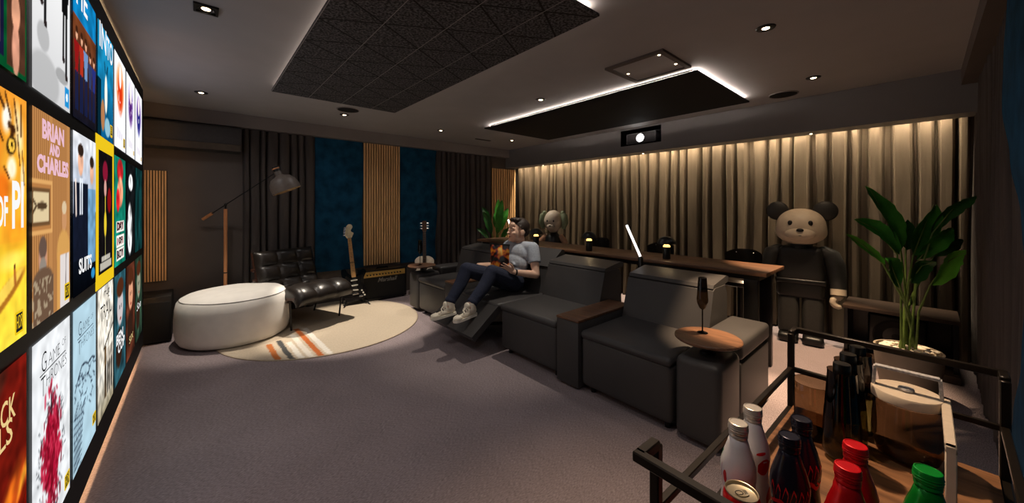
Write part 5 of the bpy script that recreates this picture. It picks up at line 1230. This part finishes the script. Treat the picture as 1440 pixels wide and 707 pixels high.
# cut hair away from the face
me = hair.data; bm = bmesh.new(); bm.from_mesh(me); inv = HM.transposed(); off = wm(man).inverted()
hcl = off @ hc
dl = []
for v in bm.verts:
    l = inv @ (v.co - hcl) / HS
    if (l.y < -.055 + (l.z - .075) * -1.0 and l.z < .085) or (l.y < -.01 and l.z < .03) or l.z < -.05: dl.append(v)
bmesh.ops.delete(bm, geom=dl, context='VERTS'); bm.to_mesh(me); bm.free()
for s in (-1, 1):
    bm = bmesh.new(); ell(bm, H(s * .03, -.083, .012), (.0125, .008, .007), HM, u=14, v=10); obj('eye', bm, 'eye_white', body)
    bm = bmesh.new(); ell(bm, H(s * .030 + .0, -.0885, .0115), (.0052, .0035, .0052), HM, u=10, v=8); obj('iris', bm, 'brow', body)
    bm = bmesh.new(); tube(bm, [H(s * .012, -.094, .028), H(s * .03, -.0935, .034), H(s * .05, -.08, .029)], [.0035, .004, .002], 8); obj('eyebrow', bm, 'brow', body)
bm = bmesh.new(); tube(bm, [H(-.022, -.091, -.051), H(-.01, -.097, -.049), H(0, -.0985, -.051), H(.01, -.097, -.049), H(.022, -.091, -.051)], [.0015, .004, .004, .004, .0015], 8); tube(bm, [H(-.018, -.091, -.056), H(0, -.097, -.058), H(.018, -.091, -.056)], [.0015, .005, .0015], 8); obj('lips', bm, 'lip', body)
# t-shirt
bm = bmesh.new()
ell(bm, HIP + V((.07, 0, .08)), (.125, .165, .10)); ell(bm, HIP + V((.10, 0, .17)), (.115, .165, .13)); ell(bm, chest, (.12, .182, .14)); cap(bm, shN + V((0, .035, .002)), shF - V((0, .035, -.002)), .07, .07); ell(bm, neckb - V((.0, 0, .045)), (.07, .1, .05))
for a, b in ((shN, eN), (shF, eF)): cap(bm, a, a.lerp(b, .25), .071, .072); tube(bm, [a.lerp(b, .2), a.lerp(b, .56)], [.072, .07], 18)
for k in range(4): tube(bm, [HIP + V((-.085 + .02 * k, -.12, .03 + .05 * k)), HIP + V((-.07 + .03 * k, 0, .045 + .055 * k)), HIP + V((-.075 + .02 * k, .12, .03 + .055 * k))], [.014, .02, .014], 10)
sh = obj('t_shirt', bm, 'tshirt', man, recalc=False); remesh(sh, .007, 3, .5)
# jeans
bm = bmesh.new()
cap(bm, HIP + V((0, -.075, -.005)), HIP + V((0, .075, -.005)), .118, .118); ell(bm, HIP + V((.03, 0, .04)), (.12, .165, .085))
for a, b, c_ in ((hipN, kN, aN), (hipF, kF, aF)):
    cap(bm, a, a.lerp(b, .5), .104, .09); cap(bm, a.lerp(b, .5), b, .09, .075); m_ = b.lerp(c_, .35) + V((.012, 0, -.01)); cap(bm, b, m_, .073, .066); tube(bm, [m_, c_ + (b - c_).normalized() * .055], [.066, .052], 18)
    e = c_ + (b - c_).normalized() * .055; tube(bm, [e + (b - c_).normalized() * .02, e - (b - c_).normalized() * .01], [.057, .056], 18)
    for k in range(3):
        p = b.lerp(c_, .55 + .14 * k); tube(bm, [p + V((0, -.05, .01)), p + V((-.045, 0, -.02)), p + V((0, .05, .01))], .014, 8)
        p = b.lerp(a, .12 + .12 * k); tube(bm, [p + V((.0, -.065, -.03)), p + V((-.02, -.03, .045)), p + V((.0, .06, .02))], .016, 8)
je = obj('jeans', bm, 'jeans', man, recalc=False); remesh(je, .007, 2, .5)
# belt line, wristband
bm = bmesh.new(); d = (wN - eN).normalized(); tube(bm, [wN - d * .028, wN - d * .012], .033, 20); obj('wristband', bm, 'black_plastic', man)
# sneakers
def sneaker(a, yaw, name='sneaker'):
    s_ = thing(name, '', None, (0, 0, 0)); 
    for k in list(s_.keys()): del s_[k]
    bpy.data.objects.remove(s_)
    M0 = Matrix.Translation(a) @ Matrix.Rotation(yaw, 4, 'Z') @ Matrix.Rotation(R(5), 4, 'X') @ Matrix.Scale(.9, 4)   # toe towards -Y local
    bm = bmesh.new()
    ell(bm, (0, .035, -.03), (.043, .06, .05)); ell(bm, (0, -.06, -.045), (.046, .09, .038)); ell(bm, (0, -.14, -.058), (.047, .06, .027)); ell(bm, (0, -.01, -.02), (.042, .07, .055)); tube(bm, [(0, .03, -.02), (0, .04, .05)], [.05, .054], 20); ell(bm, (0, -.02, .025), (.036, .028, .045))
    bmesh.ops.transform(bm, matrix=M0, verts=bm.verts)
    up = obj('sneaker', bm, 'shoe', man, recalc=False); remesh(up, .005, 2, .5)
    bm = bmesh.new(); pts = spl([(0, .1), (.04, .075), (.042, 0), (.05, -.1), (.04, -.175), (0, -.205), (-.04, -.175), (-.05, -.1), (-.042, 0), (-.04, .075)], 4)
    prism(bm, pts, lambda u, v, w: V((u, v, -.095 + w)), .026); bevel_all(bm, .005, 2, 50); bmesh.ops.transform(bm, matrix=M0, verts=bm.verts); obj('sole', bm, 'sole', up)
    bm = bmesh.new()
    for k in range(5):
        y = -.035 - .026 * k; z = .022 - .015 * k; tube(bm, [(-.036, y + .006, z - .022), (0, y, z + .004), (.036, y - .006, z - .022)], .0055, 6)
    tube(bm, [(.0, -.03, .012), (.03, -.055, .02), (.035, -.08, .0)], .003, 6); bmesh.ops.transform(bm, matrix=M0, verts=bm.verts); obj('laces', bm, 'shoe_dark', up)
    bm = bmesh.new(); ell(bm, (0, -.085, -.025), (.026, .055, .018)); ell(bm, (0, .085, -.02), (.028, .012, .03)); bmesh.ops.transform(bm, matrix=M0, verts=bm.verts); obj('tongue', bm, 'shoe_dark', up)
sneaker(aN + V((-.0, 0, -.005)), R(-90 + 4)); sneaker(aF + V((-.0, 0, -.005)), R(-90 - 6))
# popcorn bag
def bagmat():
    m = bpy.data.materials.new('bag_print'); m.use_nodes = True; nt = m.node_tree; N = nt.nodes; L = nt.links; b = N['Principled BSDF']
    tc = N.new('ShaderNodeTexCoord'); vo = N.new('ShaderNodeTexVoronoi'); vo.inputs['Scale'].default_value = 17; L.new(tc.outputs['Object'], vo.inputs['Vector'])
    no = N.new('ShaderNodeTexNoise'); no.inputs['Scale'].default_value = 9; L.new(tc.outputs['Object'], no.inputs['Vector'])
    cr = N.new('ShaderNodeValToRGB'); E = cr.color_ramp.elements; E[0].position = .44; E[0].color = (.005, .004, .004, 1); E[1].position = .60; E[1].color = (1.0, .72, .22, 1)
    e = E.new(.48); e.color = (.35, .02, .01, 1); e = E.new(.52); e.color = (.85, .24, .02, 1); e = E.new(.56); e.color = (1, .45, .04, 1)
    L.new(no.outputs['Fac'], cr.inputs[0]); L.new(cr.outputs[0], b.inputs['Base Color']); b.inputs['Roughness'].default_value = .3; M['bag_print'] = m
bagmat()
t = thing('popcorn_bag', 'black snack bag with glowing orange and yellow print held by the man', 'bag', (2.43, 2.99, .68), R(15))
bm = bmesh.new(); NB = 14; Wb, Hb = .26, .30
sd = []
for s in (-1, 1):
    g = []
    for j in range(NB + 1):
        row = []
        for i in range(NB + 1):
            u = i / NB; v = j / NB; th = .045 * (math.sin(PI * u) ** .6) * (math.sin(PI * min(1, v * 1.05 + .0)) ** .5 if v < .95 else .05)
            row.append(bm.verts.new((s * th + .004 * noise.noise(V((u * 5, v * 5, s))), (u - .5) * Wb * (1 - .06 * math.sin(PI * v)), v * Hb)))
        g.append(row)
    sd.append(g)
for g in sd:
    for j in range(NB):
        for i in range(NB): bm.faces.new([g[j][i], g[j][i + 1], g[j + 1][i + 1], g[j + 1][i]])
bmesh.ops.remove_doubles(bm, verts=bm.verts, dist=.0015); obj('bag_body', bm, 'bag_print', t, local=True, ang=70)
bm = bmesh.new(); bb(bm, -.003, .003, -Wb / 2, Wb / 2, Hb - .004, Hb + .012)
obj('crimped_seal', bm, 'black_plastic', t, local=True)
# ------------------------------------------------------------------ bar cart
cart = thing('bar_cart', 'black square tube bar cart with wooden shelf in the foreground', 'cart', (.96, .09, 0))
CA = R(-1.6)
cc = V((.955, .085, 0)); hxL, hyL = .389, .184
def C3(u, v, z): # u along length (+ away), v across (+ = left side in view)
    return cc + V((math.cos(CA) * u - math.sin(CA) * v, math.sin(CA) * u + math.cos(CA) * v, z))
W_ = .016
bm = bmesh.new()
sh = [C3(-hxL, -hyL, 0), C3(hxL, -hyL, 0), C3(hxL, hyL, 0), C3(-hxL, hyL, 0)]
vv = [bm.verts.new(p + V((0, 0, z))) for z in (.782, .80) for p in sh]
bm.faces.new(vv[:4][::-1]); bm.faces.new(vv[4:])
for k in range(4): bm.faces.new([vv[k], vv[(k + 1) % 4], vv[4 + (k + 1) % 4], vv[4 + k]])
obj('shelf', bm, 'cart_wood', cart)
bm = bmesh.new(); vv = [bm.verts.new(p + V((0, 0, z))) for z in (.20, .218) for p in sh]
bm.faces.new(vv[:4][::-1]); bm.faces.new(vv[4:])
for k in range(4): bm.faces.new([vv[k], vv[(k + 1) % 4], vv[4 + (k + 1) % 4], vv[4 + k]])
obj('shelf', bm, 'cart_wood', cart)
pu, pv = hxL + W_ / 2, hyL + W_ / 2
for su in (-1, 1):
    for sv in (-1, 1):
        bm = bmesh.new(); a = C3(su * pu, sv * pv, .06); bar(bm, a, C3(su * pu, sv * pv, 1.012), W_, W_, up=(1, 0, 0)); obj('post', bm, 'cart_metal', cart)
        bm = bmesh.new(); x = C3(su * pu, sv * pv, .03); lathe(bm, [(0, -.012), (.028, -.012), (.03, -.008), (.03, .008), (.028, .012), (0, .012)], 20, c=x, mtx=Matrix.Rotation(R(90), 3, 'X')); bb(bm, x.x - .006, x.x + .006, x.y - .02, x.y + .02, .03, .066); obj('caster', bm, 'black_plastic', cart)
    bm = bmesh.new(); o_ = .05
    for sv in (-1, 1): bar(bm, C3(su * pu, sv * pv, 1.012), C3(su * (pu + o_), sv * pv, 1.012), W_, W_)
    bar(bm, C3(su * (pu + o_), -pv - W_ / 2, 1.012), C3(su * (pu + o_), pv + W_ / 2, 1.012), W_, W_); obj('end_handle', bm, 'cart_metal', cart)
bm = bmesh.new()
for sv in (-1, 1): bar(bm, C3(-pu, sv * pv, .905), C3(pu, sv * pv, .905), W_ * .8, W_ * .8)
for su in (-1, 1): bar(bm, C3(su * pu, -pv, .905), C3(su * pu, pv, .905), W_ * .8, W_ * .8)
obj('gallery_rail', bm, 'cart_metal', cart)
for z in (.785, .203):
    bm = bmesh.new()
    for sv in (-1, 1): bar(bm, C3(-pu, sv * pv, z), C3(pu, sv * pv, z), W_, W_)
    for su in (-1, 1): bar(bm, C3(su * pu, -pv, z), C3(su * pu, pv, z), W_, W_)
    obj('shelf_frame', bm, 'cart_metal', cart)
# bottles
BP = [(0, 0.002), (.024, 0), (.029, .006), (.030, .02), (.0285, .045), (.0265, .062), (.0275, .08), (.0295, .098), (.029, .112), (.024, .132), (.018, .15), (.0145, .163)]
def bottle(x, y, col, cap_, prints, label, group, sc=1.0, rz=0, cr=.0165):
    t = thing('aluminium_bottle', label, 'bottle', (x, y, .8004), rz, group)
    bm = bmesh.new(); lathe(bm, [(r * sc, z) for r, z in BP] + [(.0135, .1635)], 40); o = obj('bottle_body', bm, col, t, local=True, ang=60)
    bm = bmesh.new(); lathe(bm, [(.0135, .1637), (.0155, .165), (.0158, .169), (.0145, .171), (.0162, .1725), (.0165, .187), (.0155, .190), (.014, .1905), (.0135, .1895), (0, .1895)], 36)
    for k in range(2): lathe(bm, [(.0163, .176 + .004 * k), (.0171, .1775 + .004 * k), (.0163, .179 + .004 * k)], 36, capb=False, capt=False)
    obj('screw_cap', bm, cap_, t, local=True, ang=40)
    def rad(z):
        for (a, b), (c, d) in zip(BP[1:-1], BP[2:]):
            if b <= z <= d: return (a + (c - a) * (z - b) / (d - b)) * sc
        return .0135
    for (pts, m, nm) in prints:
        for path, wd in pts:
            bm = bmesh.new(); rows = []
            n = len(path) * 5
            for i in range(n + 1):
                q = i / n * (len(path) - 1); k = min(int(q), len(path) - 2); f = q - k; a0, z0 = path[k]; a1, z1 = path[k + 1]; a = a0 + (a1 - a0) * f; z = z0 + (z1 - z0) * f
                ww = wd * (math.sin(PI * (.08 + .84 * i / n)) ** .6)
                rows.append([bm.verts.new(((rad(z + s * ww) + .0004) * math.cos(R(a)), (rad(z + s * ww) + .0004) * math.sin(R(a)), z + s * ww)) for s in (-1, 0, 1)])
            for r1, r2 in zip(rows[:-1], rows[1:]):
                for s in (0, 1): bm.faces.new([r1[s], r1[s + 1], r2[s + 1], r2[s]])
            obj(nm, bm, m, t, local=True)
    return t
face = 202  # direction of the camera seen from the bottles, degrees
def scr_(a0, z0, sgn=1, n=5):
    out = []
    for k in range(n):
        a = a0 + k * 22; out.append(([(a, z0 + .0), (a + 10, z0 + .022), (a + 18, z0 + .012), (a + 12, z0 - .008), (a + 26, z0 - .012)], .0028))
    out.append(([(a0 - 10, z0 - .018), (a0 + 40, z0 - .006), (a0 + 80, z0 - .02), (a0 + 120, z0 - .004)], .004)); return out
red_band = [([(face + 30, .03), (face + 40, .075), (face + 36, .10)], .012), ([(face + 55, .02), (face + 58, .09)], .015)]
bottle(.769, .231, 'bottle_white', 'cap_silver', [([([(face - 72, .06), (face - 68, .112)], .012), ([(face - 50, .05), (face - 48, .10)], .012), ([(face - 60, .09), (face - 45, .095)], .012)], 'print_red', 'red_print'), ([([(face - 92, .09), (face - 86, .125), (face - 92, .135)], .006)], 'print_green', 'green_print')], 'white metal bottle standing nearer the camera, just behind the drink can', 'white metal bottles on the cart')
bottle(.849, .229, 'bottle_white', 'cap_silver', [([([(face + 5, .112), (face + 40, .115)], .003), ([(face + 10, .085), (face + 60, .09)], .016), ([(face + 40, .02), (face + 80, .03)], .02)], 'print_red', 'red_print')], 'white metal bottle standing farther back of the two white bottles', 'white metal bottles on the cart')
bottle(.795, .158, 'bottle_black', 'cap_black', [(scr_(face - 75, .088, n=7), 'print_red', 'red_script')], 'black metal bottle nearer the camera with curling red script', 'black metal bottles on the cart')
bottle(.875, .155, 'bottle_black', 'cap_black', [(scr_(face - 40, .095, n=7), 'print_red', 'red_script')], 'black metal bottle farther back, beside the smoked tumbler', 'black metal bottles on the cart')
bottle(.770, .079, 'bottle_red', 'cap_red', [([([(face - 60, .1), (face, .115), (face + 50, .1)], .004)], 'white_text', 'white_swirl')], 'red metal bottle nearer the camera of the two red ones', 'red metal bottles on the cart')
bottle(.849, .0775, 'bottle_red', 'cap_red', [([([(face - 60, .09), (face, .10), (face + 50, .09)], .004)], 'white_text', 'white_swirl')], 'red metal bottle farther back, in front of the smoked carafes', 'red metal bottles on the cart')
bottle(.852, -.004, 'bottle_green', 'cap_green', [([([(face - 60, .1), (face, .112), (face + 50, .1)], .004)], 'white_text', 'white_swirl')], 'green metal bottle beside the pale arm of the glass jar', 'green metal bottle on the cart')
# the can
t = thing('drink_can', 'drink can with golden lid in front of the white bottles', 'can', (.696, .204, .8004), R(-35))
bm = bmesh.new(); lathe(bm, [(0, .004), (.02, .003), (.022, 0), (.024, .001), (.028, .012), (.028, .100), (.0265, .108), (.024, .1115)], 44, capt=False); obj('can_body', bm, 'bottle_red', t, local=True)
bm = bmesh.new(); lathe(bm, [(.024, .111), (.0252, .1135), (.0248, .115), (.0235, .1145), (.0225, .110), (.021, .1095), (0, .1098)], 44, capb=False); obj('can_lid', bm, 'can_lid', t, local=True)
bm = bmesh.new(); pts = spl([(-.004, 0), (0, .007), (.009, .0075), (.016, .005), (.017, 0), (.016, -.005), (.009, -.0075), (0, -.007)], 4); prism(bm, pts, lambda u, v, w: V((u - .006, v, .1102 + w)), .0014); obj('pull_tab', bm, 'can_lid', t, local=True)
bm = bmesh.new()
pts = [(-.0045 + .0062 * math.cos(2 * PI * k / 16), .0045 * math.sin(2 * PI * k / 16), .1118) for k in range(17)]; tube(bm, pts, .0007, 5, cap=False)
for x in (.0045, .0065, .0085): bar(bm, (x, -.004, .1118), (x + .001, .004, .1118), .0008, .0004)
obj('tab_marks', bm, 'can_ink', t, local=True)
# smoked tumbler and three smoked carafes
t = thing('smoked_tumbler', 'wide smoked glass tumbler behind the black bottles on the cart', 'glass', (1.21, .19, .8004))
bm = bmesh.new(); lathe(bm, [(0, .001), (.036, .001), (.0385, .006), (.0435, .138), (.0428, .1395), (.042, .138)], 44, capt=False); obj('bowl', bm, 'smoke_glass', t, local=True)
bm = bmesh.new(); lathe(bm, [(0, .0045), (.033, .0045), (.034, .012), (0, .012)], 36); obj('thick_base', bm, 'smoke_dark', t, local=True)
def carafe(x, y, label):
    t = thing('smoked_carafe', label, 'carafe', (x, y, .8004), 0, 'smoked glass carafes in a row on the cart')
    bm = bmesh.new(); lathe(bm, [(0, .002), (.024, .002), (.031, .006), (.036, .018), (.0365, .035), (.035, .07), (.0335, .10)], 40, capt=False); obj('filled_glass_base', bm, 'olive_drink', t, local=True)
    bm = bmesh.new(); lathe(bm, [(.0335, .1003), (.032, .12), (.029, .165), (.0265, .205), (.0275, .209)], 40, capb=False, capt=False); obj('dark_glass_neck', bm, 'smoke_dark', t, local=True)
    bm = bmesh.new(); lathe(bm, [(.0325, .0985), (0, .0985)], 36, capb=False); obj('drink_surface', bm, 'olive_drink', t, local=True)
    bm = bmesh.new(); lathe(bm, [(0, .175), (.016, .175), (.0165, .18), (.0165, .222), (.0155, .226), (0, .226)], 28); obj('stopper', bm, 'black_plastic', t, local=True)
    bm = bmesh.new(); tube(bm, [(.012, -.006, .01), (.006, .0, .1), (0, 0, .175)], .0015, 6); obj('stirring_rod', bm, 'print_red', t, local=True)
carafe(1.148, .128, 'smoked glass carafe nearest the camera in the row of three'); carafe(1.235, .126, 'smoked glass carafe in the middle of the row of three'); carafe(1.318, .116, 'smoked glass carafe farthest from the camera, by the far cart handle')
# glass jar with pale wooden lid and handle
t = thing('lidded_glass_jar', 'round glass jar with pale wooden lid and tall pale handle on the cart', 'jar', (1.265, .028, .8004))
jx, jy, z0 = 1.265, .028, .8004
bm = bmesh.new(); lathe(bm, [(0, .003), (.038, .003), (.052, .012), (.0595, .035), (.060, .06), (.058, .10), (.054, .135)], 48, c=(jx, jy, z0), capt=False); obj('glass_bowl', bm, 'smoke_glass', t)
bm = bmesh.new(); lathe(bm, [(0, .137), (.0555, .137), (.0595, .14), (.0595, .157), (.0575, .16), (0, .16)], 56, c=(jx, jy, z0)); obj('lid', bm, 'cream_wood', t)
bm = bmesh.new(); lathe(bm, [(0, .16), (.012, .161), (.014, .164), (.0125, .168), (0, .169)], 28, c=(jx, jy, z0)); obj('lid_knob', bm, 'speckle', t)
bm = bmesh.new()
yl, yr = jy + .056, jy - .056; zt = z0 + .205
bar(bm, (jx, yl, z0 + .135), (jx + .0, yl - .004, zt), .006, .016, up=(1, 0, 0)); bar(bm, (jx, yl - .004, zt), (jx, yr + .004, zt), .016, .006); bar(bm, (jx, yr + .004, zt), (jx, yr, z0 + .135), .006, .016, up=(1, 0, 0))
obj('lid_handle', bm, 'speckle', t)
bm = bmesh.new(); zz = z0 + .152
bar(bm, (jx + .02, yr - .0045, zz), (1.035, yr - .0045, zz), .0145, .014); bar(bm, (1.042, yr - .0045, zz + .007), (1.042, yr - .0045, z0 + .002), .0145, .014, up=(1, 0, 0)); obj('side_handle', bm, 'cream_wood', t)

# ------------------------------------------------------------------ light
WARM = (1, .88, .73); TAN = (1, .70, .43); NEU = (1, .93, .85)
# warm wash over the back curtain
area('curtain_wash', (4.995, 2.7, 2.30), (0, R(-6), 0), .03, 5.7, 105, (1, .82, .58), 110)
bm = bmesh.new(); bb(bm, 4.972, 4.98, -.2, 5.55, 2.30, 2.312); o = obj('curtain_light_strip', bm, 'led_warm'); tag(o, 'warm light strip hidden behind the projector beam along the curtain', 'light strip')
for n, loc, p, tgt, size, bl in (
    ('spot_pouf', (.03, 4.70, 2.5), 130, (.35, 4.85, 0), 42, .5), ('spot_rug', (1.35, 4.69, 2.5), 280, (1.4, 4.45, 0), 46, .35),
    ('spot_guitar', (2.71, 4.72, 2.5), 45, (2.75, 4.75, 0), 50, .5), ('spot_palm', (4.04, 4.64, 2.5), 48, (4.0, 4.9, 0), 50, .5),
    ('spot_sofa', (2.72, 2.66, 2.5), 70, (2.5, 2.95, 0), 60, .5), ('spot_arm', (2.69, .655, 2.5), 560, (2.86, .74, 0), 36, .5),
    ('spot_bear', (4.05, .636, 2.5), 26, (4.5, .8, .9), 60, .7), ('spot_floor', (4.05, .636, 2.5), 420, (3.95, .68, 0), 44, .5), ('spot_screen', (.03, 2.68, 2.5), 15, (.3, 2.68, 0), 110, 1),
    ('spot_cart', (1.346, .655, 2.5), 130, (1.15, .35, 0), 66, 1), ('spot_figure', (4.04, 4.64, 2.5), 60, (4.36, 4.05, 1.15), 34, .7)):
    spot(n, (loc[0], loc[1], 2.49), p, TAN if n in ('spot_arm', 'spot_bear', 'spot_floor', 'spot_cart') else WARM, size, bl, tgt, .025)
for n, (x, y), lab in (('a', (1.346, .655), 'recessed ceiling spotlight above the bar cart'), ('b', (.03, .655), 'recessed ceiling spotlight beside the screen nearest the camera')):
    t = thing('ceiling_spotlight', lab, 'ceiling light', (x, y, CZ), 0, 'recessed ceiling spotlights')
    bm = bmesh.new(); lathe(bm, [(.028, -.0035), (.031, -.008), (.05, -.007), (.054, -.0004)], 28, capb=True, capt=False); obj('trim_ring', bm, 'black_metal', t, local=True)
    bm = bmesh.new(); lathe(bm, [(0, -.0095), (.014, -.0088), (.019, -.0068), (.021, -.005)], 20); obj('lens', bm, 'dl_light', t, local=True)

# added wide fill lamps at the spotlight positions, brightening the whole room
for (x, y, p_) in ((.03, 2.68, 18), (.03, 4.70, 12), (.03, .655, 18), (1.35, 4.69, 7), (2.71, 4.72, 3), (4.04, 4.64, 2), (2.72, 2.66, 7), (2.69, .655, 5), (4.05, .636, 2), (1.346, .655, 16)):
    spot('added_room_fill', (x, y, 2.495), p_, (1, .96, .95), 150, .9, (x, y, 0), .04)
